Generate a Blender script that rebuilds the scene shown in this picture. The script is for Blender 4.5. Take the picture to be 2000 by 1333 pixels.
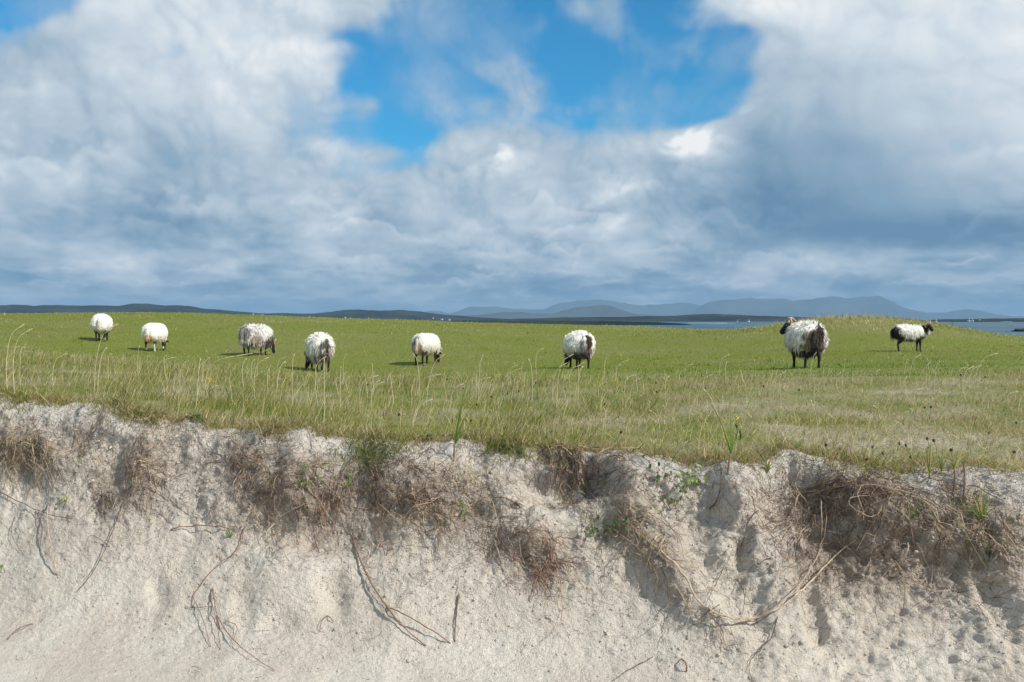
import bpy, bmesh, math, random
import numpy as np
from mathutils import Vector, Matrix

sc = bpy.context.scene
for o in list(bpy.data.objects):
    bpy.data.objects.remove(o)
random.seed(7)
rng = np.random.default_rng(11)
R = math.radians

# ------------------------------------------------------------------ camera
CZ = 1.8                      # eye height above the beach
F = 1937.0                    # focal length in photo pixels (photo 2000 x 1333)
HY = 626.0                    # photo row of the true horizon
PITCH = math.atan((666.5 - HY) / F)
cam_d = bpy.data.cameras.new('camera')
cam = bpy.data.objects.new('camera', cam_d)
sc.collection.objects.link(cam)
cam.location = (0, 0, CZ)
cam.rotation_euler = (math.pi / 2 - PITCH, 0, 0)
cam_d.sensor_width = 36.0
cam_d.lens = 36.0 * F / 2000.0
cam_d.clip_start = 0.05
cam_d.clip_end = 120000
sc.camera = cam

# ------------------------------------------------------------------ node helper
class V:
    """A socket with arithmetic, so that node trees read as formulas."""
    def __init__(s, nt, sock): s.nt, s.s = nt, sock
    def _m(s, op, *args):
        n = s.nt.nodes.new('ShaderNodeMath'); n.operation = op
        for i, a in enumerate((s,) + args):
            if isinstance(a, V): s.nt.links.new(a.s, n.inputs[i])
            else: n.inputs[i].default_value = a
        return V(s.nt, n.outputs[0])
    def __add__(s, o): return s._m('ADD', o)
    __radd__ = __add__
    def __sub__(s, o): return s._m('SUBTRACT', o)
    def __rsub__(s, o): return (s * -1.0) + o
    def __mul__(s, o): return s._m('MULTIPLY', o)
    __rmul__ = __mul__
    def __truediv__(s, o): return s._m('DIVIDE', o)
    def exp(s): return s._m('EXPONENT')
    def mx(s, o): return s._m('MAXIMUM', o)
    def mn(s, o): return s._m('MINIMUM', o)
    def pw(s, o): return s._m('POWER', o)
    def absv(s): return s._m('ABSOLUTE')
    def sstep(s, a, b, lo=0.0, hi=1.0):
        n = s.nt.nodes.new('ShaderNodeMapRange'); n.interpolation_type = 'SMOOTHSTEP'
        s.nt.links.new(s.s, n.inputs[0])
        n.inputs[1].default_value = a; n.inputs[2].default_value = b
        n.inputs[3].default_value = lo; n.inputs[4].default_value = hi
        return V(s.nt, n.outputs[0])

def comb(nt, x, y, z):
    n = nt.nodes.new('ShaderNodeCombineXYZ')
    for i, a in enumerate((x, y, z)):
        if isinstance(a, V): nt.links.new(a.s, n.inputs[i])
        else: n.inputs[i].default_value = a
    return V(nt, n.outputs[0])

def noise(nt, vec, scale, detail=4, rough=0.5, lac=2.0, dist=0.0, out=0):
    n = nt.nodes.new('ShaderNodeTexNoise'); n.noise_dimensions = '3D'
    if vec is not None: nt.links.new(vec.s, n.inputs['Vector'])
    n.inputs['Scale'].default_value = scale; n.inputs['Detail'].default_value = detail
    n.inputs['Roughness'].default_value = rough; n.inputs['Lacunarity'].default_value = lac
    n.inputs['Distortion'].default_value = dist
    return V(nt, n.outputs[out])

def mixc(nt, f, a, b, mode='MIX'):
    n = nt.nodes.new('ShaderNodeMix'); n.data_type = 'RGBA'; n.blend_type = mode
    for sock, v in ((n.inputs[0], f), (n.inputs[6], a), (n.inputs[7], b)):
        if isinstance(v, V): nt.links.new(v.s, sock)
        elif isinstance(v, (tuple, list)): sock.default_value = (*v, 1.0)
        else: sock.default_value = v
    return V(nt, n.outputs[2])

# ------------------------------------------------------------------ sky, sun, exposure
SUN_EL, SUN_AZ = R(40), R(122)      # azimuth clockwise from the viewing direction (+Y): right and a little behind
to_sun = Vector((math.sin(SUN_AZ) * math.cos(SUN_EL), math.cos(SUN_AZ) * math.cos(SUN_EL), math.sin(SUN_EL)))

world = bpy.data.worlds.new('World'); sc.world = world; world.use_nodes = True
nt = world.node_tree; nt.nodes.clear()
w_out = nt.nodes.new('ShaderNodeOutputWorld'); w_bg = nt.nodes.new('ShaderNodeBackground')
nt.links.new(w_bg.outputs[0], w_out.inputs[0])
w_bg.inputs[1].default_value = 0.10
world.cycles.sampling_method = 'MANUAL'; world.cycles.sample_map_resolution = 256
sky = nt.nodes.new('ShaderNodeTexSky'); sky.sky_type = 'NISHITA'; sky.sun_disc = False
sky.sun_elevation = SUN_EL; sky.sun_rotation = SUN_AZ
sky.air_density = 1.0; sky.dust_density = 0.3; sky.ozone_density = 2.5
# --- cloud layer: computed here on a compass grid (azimuth x elevation) and laid over the sky node
CW, CH = 3200, 720
P_EL, P_AZ = 2.4, 0.5        # finer towards the horizon and towards the view
def grad2(px, py, cx, cy, seed, per):
    """periodic (in x) gradient noise at coordinates px, py given in cells"""
    g = np.random.default_rng(seed)
    nx, ny = per, int(cy) + 3
    ang = g.random((ny, nx)) * 2 * np.pi
    gx, gy = np.cos(ang).astype(np.float32), np.sin(ang).astype(np.float32)
    ix = np.floor(px).astype(np.int32); iy = np.clip(np.floor(py).astype(np.int32), 0, ny - 2)
    fx = (px - ix).astype(np.float32); fy = (py - iy).astype(np.float32)
    ix0 = ix % nx; ix1 = (ix + 1) % nx
    u = fx * fx * fx * (fx * (fx * 6 - 15) + 10); v = fy * fy * fy * (fy * (fy * 6 - 15) + 10)
    d = lambda a, b_, ox, oy: gx[b_, a] * (fx - ox) + gy[b_, a] * (fy - oy)
    n0 = d(ix0, iy, 0, 0) * (1 - u) + d(ix1, iy, 1, 0) * u
    n1 = d(ix0, iy + 1, 0, 1) * (1 - u) + d(ix1, iy + 1, 1, 1) * u
    return n0 * (1 - v) + n1 * v
def clouds():
    w = ((np.arange(CW) + 0.5) / CW * 2 - 1)
    azd = (180 * np.sign(w) * np.abs(w) ** (1 / P_AZ)).astype(np.float32)[None, :]
    eld = (-1.0 + 91.0 * ((np.arange(CH) + 0.5) / CH) ** P_EL).astype(np.float32)[:, None]
    A = np.broadcast_to(azd, (CH, CW)); E = np.broadcast_to(eld, (CH, CW))
    Ep = np.degrees(np.arctan(np.tan(np.radians(E)) / np.cos(np.radians(np.clip(A, -62, 62))))).astype(np.float32)   # height above the horizon as a level view shows it
    Ew = E + 4.0 * (1 - np.exp(-np.maximum(E + 1, 0) / 3.0))          # layers crowd together towards the horizon
    def fbm(cell, seed, octv, rough=0.5, asp=1.0, wx=0.0, wy=0.0, billow=False, rows=slice(None)):
        A_, E_ = A[rows], Ew[rows]
        out = np.zeros(A_.shape, np.float32); amp = 1.0
        for k in range(octv):
            per = max(3, int(round(360 / cell)))
            c = 360.0 / per
            x = (A_ + wx + 180) / c; y = (E_ + wy + 25) / (c * asp)
            n = grad2(x, y, per, 160 / (c * asp), seed + k * 17, per)
            out += amp * ((np.abs(n) - 0.20) * 1.7 if billow else n)
            amp *= rough; cell *= 0.5
        return out
    # broad weather pattern: cover and brightness of the cloud by compass direction; evens out away from it
    gx = np.degrees(np.arctan((np.arange(21) * 100 - 1000) / F)); gy = np.degrees(np.arctan((HY - np.arange(9) * 75) / F))[::-1]
    def pattern(G, mean):
        G = np.array(G, np.float32)[::-1]
        G = np.concatenate([np.full((9, 3), mean, np.float32) * .5 + .5 * G[:, :1], G, np.full((9, 3), mean, np.float32) * .5 + .5 * G[:, -1:]], 1)
        G = np.concatenate([G[:1], G, (G[-1:] + mean) / 2, np.full((2, 27), mean, np.float32)], 0)
        X = np.concatenate([[-70, -50, -36], gx, [36, 50, 70]]); Yv = np.concatenate([[-3], gy, [23, 29, 36]])
        fi = np.interp(Ep, Yv, np.arange(len(Yv))); fj = np.interp(azd[0], X, np.arange(len(X)))
        edge = np.exp(-np.maximum(np.abs(azd) - 50, 0) / 12)
        def cub(f, n):
            i = np.clip(np.floor(f).astype(int), 0, n - 2); t = (f - i).astype(np.float32); t = t * t * (3 - 2 * t) * .6 + t * .4
            return i, t
        i, ti = cub(fi, G.shape[0]); j, tj = cub(fj, G.shape[1]); tj = tj[None]; j = np.broadcast_to(j[None], i.shape)
        v = (G[i, j] * (1 - tj) + G[i, j + 1] * tj) * (1 - ti) + (G[i + 1, j] * (1 - tj) + G[i + 1, j + 1] * tj) * ti
        return v * edge + mean * (1 - edge)
    cov = pattern(COVER, .78); bri = pattern(BRIGHT, .52)
    def at(px, py, sx, sy, amp, tilt=0.0):
        k = math.degrees(1 / F)
        da = A - math.degrees(math.atan((px - 1000) / F)); de = Ep - math.degrees(math.atan((HY - py) / F))
        c, s_ = math.cos(R(tilt)), math.sin(R(tilt))
        u = (da * c + de * s_) / (sx * k); v = (de * c - da * s_) / (sy * k)
        return amp * np.exp(-(u * u + v * v))
    for b_ in CLOUD_COVER: cov = cov + at(*b_)
    wx = fbm(7, 3, 3) * 1.1; wy = fbm(7, 5, 3) * 1.0
    puff = fbm(5.5, 47, 6, 0.52, 0.85, wx, wy, True)                    # cauliflower heads
    soft = fbm(9, 21, 5, 0.5, 0.8, wx * .7, wy * .7)
    band = fbm(6.0, 91, 5, 0.52, 0.42, wx * 0.4, wy * 0.3)
    wl = 1 / (1 + np.exp((E - 4.2) / 1.1))
    f = (0.50 * puff + 0.75 * soft) * (1 - .55 * wl) + band * .8 * wl
    D = (cov - 0.5) * 1.25 + f * 0.62
    dens = np.clip((D + 0.26) / 0.62, 0, 1); dens = dens * dens * (3 - 2 * dens)
    dens = np.maximum(dens, 1 / (1 + np.exp((E - 7.6) / .5)))
    dens = 1 - (1 - dens) * (1 - np.clip(.10 + .55 * soft + .25 * puff, 0, .5))          # thin veils in the gap
    calm = 1 - at(1760, 230, 300, 200, .62) - at(1600, 380, 200, 110, .3)
    T = np.clip(f * 1.25 + 0.45 + (cov - 0.8) * 0.5, 0, 1.6)
    fs = (0.50 * fbm(5.5, 47, 3, 0.52, 0.85, wx, wy, True) + 0.75 * fbm(9, 21, 3, 0.5, 0.8, wx * .7, wy * .7)) * (1 - .55 * wl) + fbm(6.0, 91, 3, 0.52, 0.42, wx * 0.4, wy * 0.3) * .8 * wl
    Ts = np.clip(fs * 1.25 + 0.45 + (cov - 0.8) * 0.5, 0, 1.6)
    # light comes from the right and above: walk towards it through the layer
    occ = np.zeros_like(T); wsum = 0; ca = np.arange(CW)
    for st in (0.12, 0.3, 0.6, 1.1, 1.9, 3.0):
        tj = np.interp(azd[0] + st * 0.80, azd[0], ca); j0 = np.clip(np.floor(tj).astype(int), 0, CW - 2); fj = (tj - j0)[None].astype(np.float32)
        tgt = np.interp(eld[:, 0] + st * 0.60, eld[:, 0], np.arange(CH)); i0 = np.clip(np.floor(tgt).astype(int), 0, CH - 2); fr = (tgt - i0)[:, None].astype(np.float32)
        Tj = Ts[:, j0] * (1 - fj) + Ts[:, j0 + 1] * fj
        sh = Tj[i0] * (1 - fr) + Tj[i0 + 1] * fr
        w_ = 1.0 / (0.5 + st * 0.5); occ += sh * w_; wsum += w_
    occ /= wsum
    rel = T - occ
    shade = bri + (0.42 * rel + 0.12 * puff * (1 - .4 * wl)) * calm + 0.34 * band * wl - 0.04
    thin = np.clip((D + .1) / 0.6, 0, 1); shade = 0.42 + (shade - 0.42) * (0.45 + 0.55 * thin)
    # rows of cumulus one behind the other: sunlit heads, flat grey bases
    for (e_, amp, cell, seed, op) in ((12.5, 1.6, 7.0, 301, .5), (9.4, 1.2, 6.0, 311, .8), (7.4, 1.0, 5.0, 322, .8), (5.8, .85, 4.4, 333, .9), (4.3, .62, 3.6, 344, .9), (3.1, .42, 2.8, 355, .9), (2.15, .28, 2.2, 366, .9), (1.35, .20, 1.8, 377, .8)):
        rw = slice(int(np.searchsorted(eld[:, 0], e_ - 5.5 * amp)), int(np.searchsorted(eld[:, 0], e_ + 3.5 * amp)))
        hb = fbm(cell, seed, 5, 0.46, 1.0, wx[rw] * .5, wy[rw] * .5, True, rw); lo_ = fbm(cell * 2.3, seed + 5, 2, .5, 2.5, rows=rw)
        top = e_ + amp * (2.0 * hb + 1.5 * lo_); d = top - E[rw]; th_ = amp * 1.9
        mk = np.clip(d / (.36 * amp), 0, 1) * (1 - np.clip((d - th_ * .45) / (th_ * .9), 0, 1)); dd = np.maximum(d, 0)
        pat_ = np.clip(.38 + 1.9 * fbm(cell * 1.4, seed + 9, 2, .5, 1.5, rows=rw), 0, 1.3)
        op = op * calm[rw]
        shade[rw] += op * mk * ((.20 if e_ < 6 else .27) * pat_ * np.exp(-dd / (.85 * amp)) - .13 * np.clip((dd - .25 * th_) / (.6 * th_), 0, 1)) - op * .05 * np.exp(-(np.minimum(d, 0) / (.5 * amp)) ** 2) * (d < 0) * pat_
    for b_ in CLOUD_TONE: shade = shade + at(*b_) * np.clip(.45 + 2.6 * puff, 0, 1.5)
    shade = np.clip(shade, 0, 1)
    stops = np.array([0, .22, .45, .7, 1.0])
    cols = np.array([(100, 137, 168), (138, 166, 189), (178, 196, 211), (211, 222, 231), (249, 250, 250)]) / 255.0
    img = np.empty((CH, CW, 4), np.float32)
    for c in range(3): img[..., c] = np.interp(shade, stops, cols[:, c])
    img[..., 3] = dens
    im = bpy.data.images.new('cloud_layer', CW, CH, alpha=True, float_buffer=False)
    im.alpha_mode = 'CHANNEL_PACKED'
    im.pixels.foreach_set(img.ravel()); im.update(); im.pack()
    return im
# rows: photo y = 0, 75 .. 600; columns: photo x = 0, 100 .. 2000
COVER = [[.05, .35, 1, 1, 1, 1, 1, .95, .25, 0, 0, .45, .5, 0, .7, 1, 1, 1, 1, 1, 1],
         [.75, .8, .85, 1, 1, 1, 1, .45, 0, .05, 0, .25, .45, .15, .40, .85, 1, 1, 1, 1, 1],
         [1, 1, .95, .9, 1, 1, .95, .30, .05, .12, .42, .35, .25, .4, .15, .92, 1, 1, 1, 1, 1],
         [1, 1, 1, 1, 1, 1, .85, .48, .08, .30, .52, .36, .26, .12, .2, .95, 1, 1, 1, 1, 1],
         [1, 1, 1, 1, .9, 1, .8, .8, .42, .8, .85, .78, .7, .9, 1, 1, 1, 1, 1, 1, 1]] + [[1] * 21] * 4
BRIGHT = [[.5, .55, .75, .8, .85, .85, .75, .65, .5, .5, .5, .5, .45, .5, .85, .9, .85, .8, .85, .88, .88],
          [.55, .5, .55, .72, .8, .9, .8, .6, .5, .5, .5, .45, .4, .45, .5, .62, .72, .76, .82, .86, .86],
          [.6, .55, .6, .7, .75, .85, .75, .6, .5, .45, .45, .4, .35, .4, .45, .47, .52, .6, .7, .8, .8],
          [.62, .56, .6, .65, .65, .68, .65, .55, .45, .45, .45, .45, .4, .5, .55, .40, .42, .5, .62, .72, .78],
          [.62, .55, .46, .46, .56, .55, .52, .58, .6, .62, .55, .5, .52, .62, .52, .27, .28, .37, .47, .62, .70],
          [.6, .5, .34, .34, .46, .5, .5, .55, .5, .5, .52, .58, .62, .36, .24, .15, .17, .24, .34, .46, .52],
          [.65, .55, .43, .32, .32, .46, .5, .52, .55, .6, .62, .66, .64, .46, .26, .10, .08, .10, .14, .08, .22],
          [.48, .51, .54, .54, .54, .56, .58, .52, .38, .42, .48, .46, .46, .46, .5, .58, .60, .46, .38, .38, .38],
          [.40, .41, .42, .40, .40, .38, .38, .38, .34, .36, .36, .36, .36, .38, .36, .33, .33, .33, .36, .36, .38]]
CLOUD_COVER = [(10, 0, 120, 55, -0.75), (1440, 88, 48, 30, -0.75), (1055, 175, 60, 45, 0.26), (1170, 25, 70, 40, 0.34), (1345, 105, 60, 45, 0.26), (722, 214, 36, 22, 0.36), (950, 110, 50, 60, .12), (345, 105, 26, 22, -0.35), (1400, 258, 75, 20, 0.8, 22), (1320, 280, 60, 24, 0.6), (765, 300, 45, 20, .4), (960, 300, 50, 35, .3), (1450, 170, 40, 60, -0.2)]
CLOUD_TONE = [(1345, 276, 58, 26, 0.85, 10), (1420, 248, 40, 14, 0.75, 28), (965, 302, 42, 34, 0.55), (768, 296, 38, 17, 0.55), (1190, 405, 60, 40, 0.30, 30), (395, 308, 28, 22, 0.28),
    (1620, 500, 100, 18, 0.18), (560, 80, 90, 80, 0.10), (1060, 60, 40, 30, 0.05), (590, 335, 40, 18, 0.16), (540, 400, 50, 20, 0.14), (250, 520, 60, 14, .12), (480, 520, 70, 16, .14), (720, 505, 60, 14, .12)]
cl_im = clouds()
tc = nt.nodes.new('ShaderNodeTexCoord'); sep = nt.nodes.new('ShaderNodeSeparateXYZ')
nt.links.new(tc.outputs['Generated'], sep.inputs[0])
dx, dy, dz = (V(nt, sep.outputs[i]) for i in range(3))
ca_ = dx._m('ARCTAN2', dy) * (1 / math.pi)
cu = ca_._m('SIGN') * ca_.absv().pw(P_AZ) * 0.5 + 0.5
cv = ((dz._m('ARCSINE') * (180 / math.pi) + 1.0).mx(0.0) / 91.0).pw(1 / P_EL)
ci = nt.nodes.new('ShaderNodeTexImage'); ci.image = cl_im; ci.interpolation = 'Cubic'; ci.extension = 'EXTEND'
nt.links.new(comb(nt, cu, cv, 0.0).s, ci.inputs[0])
blue = mixc(nt, 1.0, V(nt, sky.outputs[0]), (0.24, 1.02, 1.33), 'MULTIPLY')
white = mixc(nt, 1.0, V(nt, ci.outputs[0]), (10.0, 10.0, 10.0), 'MULTIPLY')
col = mixc(nt, V(nt, ci.outputs[1]), blue, white)
nt.links.new(col.s, w_bg.inputs[0])

sun_d = bpy.data.lights.new('sun', 'SUN'); sun_d.energy = 5.0; sun_d.angle = R(0.53); sun_d.color = (1.0, 0.955, 0.88)
sun = bpy.data.objects.new('sun', sun_d); sc.collection.objects.link(sun)
sun.rotation_euler = (-to_sun).to_track_quat('-Z', 'Y').to_euler()
sun.location = (0, 0, 60)

sc.view_settings.view_transform = 'Standard'; sc.view_settings.look = 'None'
sc.view_settings.exposure = 0.0; sc.view_settings.gamma = 1.0
sc.view_settings.use_curve_mapping = False

# ------------------------------------------------------------------ helpers
def link(o, parent=None):
    sc.collection.objects.link(o)
    if parent is not None: o.parent = parent
    return o
def tag(o, label=None, category=None, group=None, kind=None):
    if label: o['label'] = label
    if category: o['category'] = category
    if group: o['group'] = group
    if kind: o['kind'] = kind
    return o
def empty(name, loc, rz=0.0, **kw):
    o = bpy.data.objects.new(name, None); o.empty_display_size = 0.1
    o.location = loc; o.rotation_euler = (0, 0, rz)
    return tag(link(o), **kw)
def mesh_np(name, co, faces, mat=None, cols=None, smooth=True, parent=None, mats=None, midx=None):
    """co (n,3), faces (m,3|4) -> one mesh object"""
    me = bpy.data.meshes.new(name)
    co = np.ascontiguousarray(co, np.float32); faces = np.ascontiguousarray(faces, np.int32)
    m, k = faces.shape
    me.vertices.add(len(co)); me.vertices.foreach_set('co', co.ravel())
    me.loops.add(m * k); me.loops.foreach_set('vertex_index', faces.ravel())
    me.polygons.add(m); me.polygons.foreach_set('loop_start', np.arange(0, m * k, k, dtype=np.int32))
    if smooth: me.polygons.foreach_set('use_smooth', np.ones(m, bool))
    if cols is not None:
        a = me.attributes.new('Col', 'FLOAT_COLOR', 'POINT')
        c4 = np.ones((len(co), 4), np.float32); c4[:, :3] = cols
        a.data.foreach_set('color', c4.ravel())
    me.update(calc_edges=True)
    if mat: me.materials.append(mat)
    o = bpy.data.objects.new(name, me)
    return link(o, parent)
def grid_faces(nr, nc):
    i = np.arange(nr * nc).reshape(nr, nc)
    return np.stack([i[:-1, :-1], i[:-1, 1:], i[1:, 1:], i[1:, :-1]], -1).reshape(-1, 4)

_pr = np.random.default_rng(5)
_perm = _pr.permutation(4096); _perm = np.concatenate([_perm, _perm, _perm])
_g3 = _pr.normal(size=(4096, 3)); _g3 /= np.linalg.norm(_g3, axis=1)[:, None]
def pn(x, y, z=0.0):
    x, y, z = np.broadcast_arrays(np.asarray(x, float), np.asarray(y, float), np.asarray(z, float))
    xi, yi, zi = (np.floor(a).astype(np.int64) for a in (x, y, z))
    xf, yf, zf = x - xi, y - yi, z - zi
    u, v, w = (t * t * t * (t * (t * 6 - 15) + 10) for t in (xf, yf, zf))
    def g(a, b, c):
        h = _perm[(_perm[(_perm[(xi + a) & 4095] + yi + b) & 4095] + zi + c) & 4095]
        q = _g3[h]
        return q[..., 0] * (xf - a) + q[..., 1] * (yf - b) + q[..., 2] * (zf - c)
    x00 = g(0, 0, 0) * (1 - u) + g(1, 0, 0) * u; x10 = g(0, 1, 0) * (1 - u) + g(1, 1, 0) * u
    x01 = g(0, 0, 1) * (1 - u) + g(1, 0, 1) * u; x11 = g(0, 1, 1) * (1 - u) + g(1, 1, 1) * u
    return (x00 * (1 - v) + x10 * v) * (1 - w) + (x01 * (1 - v) + x11 * v) * w
def fb(x, y, z=0.0, o=4, r=0.5):
    s, a, f = 0, 1.0, 1.0
    for k in range(o):
        s = s + a * pn(x * f + 17.3 * k, y * f - 9.1 * k, np.asarray(z) * f); a *= r; f *= 2.03
    return s
def sst(a, b, x):
    t = np.clip((np.asarray(x, float) - a) / (b - a), 0, 1); return t * t * (3 - 2 * t)

cp_, sp_ = math.cos(PITCH), math.sin(PITCH)
def ray(px, py):
    """direction of a photo pixel, scaled so that its Y (depth along the ground) is 1"""
    u = (px - 1000) / F; v = (666.5 - py) / F
    d = np.array([u, cp_ + v * sp_, -sp_ + v * cp_]); return d / d[1]
def at_depth(px, py, Y):
    d = ray(px, py); return np.array([d[0] * Y, Y, CZ + d[2] * Y])

# ------------------------------------------------------------------ materials
def new_mat(name):
    m = bpy.data.materials.new(name); m.use_nodes = True
    t = m.node_tree; b = t.nodes['Principled BSDF']
    b.inputs['Roughness'].default_value = 0.85; b.inputs['Specular IOR Level'].default_value = 0.25
    return m, t, b
def tcoord(t, out='Object'):
    return V(t, t.nodes.new('ShaderNodeTexCoord').outputs[out])
def bump(t, b, h, strength, dist):
    n = t.nodes.new('ShaderNodeBump'); n.inputs['Strength'].default_value = strength; n.inputs['Distance'].default_value = dist
    t.links.new(h.s, n.inputs['Height']); t.links.new(n.outputs[0], b.inputs['Normal'])
def attr(t, name='Col'):
    a = t.nodes.new('ShaderNodeAttribute'); a.attribute_name = name; return V(t, a.outputs['Color'])
def blade_mat(name, transl=0.35, rough=0.6, spec=0.06):
    """thin leaves: colour from the blade's own attribute, light shines through"""
    m, t, b = new_mat(name)
    c = attr(t); t.links.new(c.s, b.inputs['Base Color']); b.inputs['Roughness'].default_value = rough; b.inputs['Specular IOR Level'].default_value = spec
    tr = t.nodes.new('ShaderNodeBsdfTranslucent'); t.links.new(c.s, tr.inputs[0])
    mx = t.nodes.new('ShaderNodeMixShader'); mx.inputs[0].default_value = transl
    t.links.new(b.outputs[0], mx.inputs[1]); t.links.new(tr.outputs[0], mx.inputs[2])
    t.links.new(mx.outputs[0], t.nodes['Material Output'].inputs[0])
    return m
def plain(name, c, rough=0.8, var=0.25, scale=30, spec=0.2):
    m, t, b = new_mat(name)
    n = noise(t, tcoord(t), scale, 4, 0.6)
    d = tuple(max(0, x * (1 - var)) for x in c); l = tuple(x * (1 + var) for x in c)
    t.links.new(mixc(t, n.sstep(0.3, 0.7), d, l).s, b.inputs['Base Color'])
    b.inputs['Roughness'].default_value = rough; b.inputs['Specular IOR Level'].default_value = spec
    return m

def sand_mat():
    m, t, b = new_mat('dry_sand')
    p = tcoord(t)
    a = attr(t)                                   # R: how much root-stained, humous sand
    big = noise(t, p, 2.2, 5, 0.55); mid = noise(t, p, 14, 5, 0.6); fine = noise(t, p, 190, 3, 0.65); grit = noise(t, p, 75, 4, 0.7)
    c = mixc(t, big.sstep(0.35, 0.65), (0.665, 0.595, 0.505), (0.755, 0.695, 0.605))
    c = mixc(t, mid.sstep(0.55, 0.75) * 0.35, c, (0.38, 0.31, 0.24))
    sepc = t.nodes.new('ShaderNodeSeparateColor'); t.links.new(a.s, sepc.inputs[0])
    st = V(t, sepc.outputs[0]); st = (st * (mid * 1.3 + 0.35)).mn(1.0)
    c = mixc(t, st * 0.8, c, (0.31, 0.235, 0.18))
    c = mixc(t, V(t, sepc.outputs[1]) * 0.6, c, (0.76, 0.725, 0.675))     # G: bleached sand under the turf
    c = mixc(t, (fine.sstep(0.30, 0.62) * -1.0 + 1.0) * 0.33, c, (0.30, 0.25, 0.20))
    spk = noise(t, p, 120, 2, 0.5)
    c = mixc(t, spk.sstep(0.63, 0.70) * 0.6, c, (0.20, 0.155, 0.12))
    t.links.new(c.s, b.inputs['Base Color'])
    b.inputs['Roughness'].default_value = 0.95; b.inputs['Specular IOR Level'].default_value = 0.1
    h = fine * 0.55 + grit * 1.3 + mid * 1.2
    bump(t, b, h, 1.0, 0.013)
    return m
M_SAND = sand_mat()

def pasture_mat():
    m, t, b = new_mat('pasture_turf')
    p = tcoord(t); a = attr(t)
    n1 = noise(t, p, 1.3, 5, 0.6); n2 = noise(t, p, 22, 4, 0.65)
    c = mixc(t, n2.sstep(0.35, 0.7) * 0.5, a, (0.055, 0.085, 0.018))
    c = mixc(t, n1.sstep(0.5, 0.75) * 0.35, c, (0.22, 0.20, 0.085))
    t.links.new(c.s, b.inputs['Base Color']); b.inputs['Roughness'].default_value = 0.95; b.inputs['Specular IOR Level'].default_value = 0.05
    bump(t, b, n2 + noise(t, p, 60, 3, 0.6) * 0.6, 0.8, 0.03)
    return m
M_TURF = pasture_mat()
M_GRASS = blade_mat('grass_blade', 0.35, 0.55)
M_DRY = blade_mat('dry_fibre', 0.15, 0.8)

# ------------------------------------------------------------------ the lie of the land (heights relative to the eye)
LIP_PX = [(-500, 730, 8.9), (-250, 752, 7.9), (0, 772, 6.9), (200, 797, 6.45), (400, 829, 6.1), (600, 842, 5.85), (800, 855, 5.7), (1000, 872, 5.55), (1200, 887, 5.4),
          (1400, 896, 5.28), (1600, 905, 5.2), (1800, 912, 5.1), (2000, 925, 5.0), (2300, 945, 4.85), (2700, 960, 4.7)]
_lp = np.array([at_depth(*q) for q in LIP_PX])
LX, LY, LZ = _lp[:, 0], _lp[:, 1], _lp[:, 2] - CZ
def sm_interp(x, xs, ys):
    # average three shifted linear interpolations: rounds the corners
    return sum(np.interp(np.asarray(x) + d, xs, ys) * w for d, w in ((-0.3, .25), (0, .5), (0.3, .25)))
def lip_y0(X):
    X = np.asarray(X, float)
    return sm_interp(X, LX, LY) + np.where(X < LX[0], (LX[0] - X) * 0.3, 0) - np.where(X > LX[-1], (X - LX[-1]) * 0.05, 0)
def lip_lo(X): return 0.20 * fb(np.asarray(X) * 1.1, 3.7, 0, 2)
def lip_dz(X):
    X = np.asarray(X); return 0.075 * fb(X * 1.7, 2.9, 4.0, 3) + 0.05 * fb(X * 6.0, 7.7, 1.0, 2)
def lip_n(X):
    X = np.asarray(X)
    return lip_lo(X) + 0.13 * fb(X * 4.0, 8.2, 0, 3) + 0.05 * fb(X * 13.0, 5.2, 0, 2)
_lx = np.linspace(-110, 110, 60001); _tab = [f_(_lx) for f_ in (lip_lo, lip_dz, lip_n)]      # tabulated: these are asked for very often
def lip_lo(X): return np.interp(X, _lx, _tab[0])
def lip_dz(X): return np.interp(X, _lx, _tab[1])
def lip_n(X): return np.interp(X, _lx, _tab[2])
def lip_y(X): return lip_y0(X) + lip_n(X)

SHEEP_PX = [(199, 665, 26.9), (303, 689, 25.0), (500, 694, 24.0), (624, 728, 19.9), (832, 714, 22.7), (1130, 721, 20.2), (1573, 723, 15.6), (1776, 688, 25.5)]
CREST = np.array([(-900, 617, 44), (-300, 616, 46), (0, 614, 46), (200, 612, 45), (400, 612, 46), (500, 617, 47), (600, 621, 48), (700, 623, 48), (800, 626, 49), (900, 630, 49), (1000, 633, 50),
                  (1100, 635, 50), (1200, 637, 50), (1300, 641, 50), (1400, 646, 48), (1460, 644, 44), (1520, 637, 41), (1570, 627, 40), (1620, 621, 39), (1680, 620, 39), (1740, 623, 39), (1800, 629, 40),
                  (1850, 637, 41), (1900, 646, 42), (1950, 654, 43), (2000, 661, 44), (2200, 668, 45), (2900, 675, 45)], float)
CU = (CREST[:, 0] - 1000) / F
ctl = [at_depth(*q) - [0, 0, CZ] for q in SHEEP_PX]
ctl += [at_depth(*q) - [0, 0, CZ] for q in LIP_PX[::2]]
for q in CREST[::1]:
    c = at_depth(*q) - [0, 0, CZ]; ctl.append(c)
    e = c.copy(); e[:2] *= 1.45; ctl.append(e)
for q in [(-300, 700, 15), (0, 694, 16), (150, 690, 20), (1000, 742, 13), (1300, 738, 13), (1900, 735, 12), (2300, 740, 12), (2000, 700, 22), (1650, 668, 30), (1400, 685, 30), (1000, 668, 33),
          (700, 660, 33), (400, 640, 35), (1900, 664, 33), (650, 775, 9), (1200, 790, 9), (1800, 800, 8), (200, 735, 10), (2500, 720, 22), (-500, 650, 30)]:
    ctl.append(at_depth(*q) - [0, 0, CZ])
ctl = np.array(ctl)
def _U(r2): return np.where(r2 > 1e-9, r2 * np.log(np.maximum(r2, 1e-9)), 0)
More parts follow.
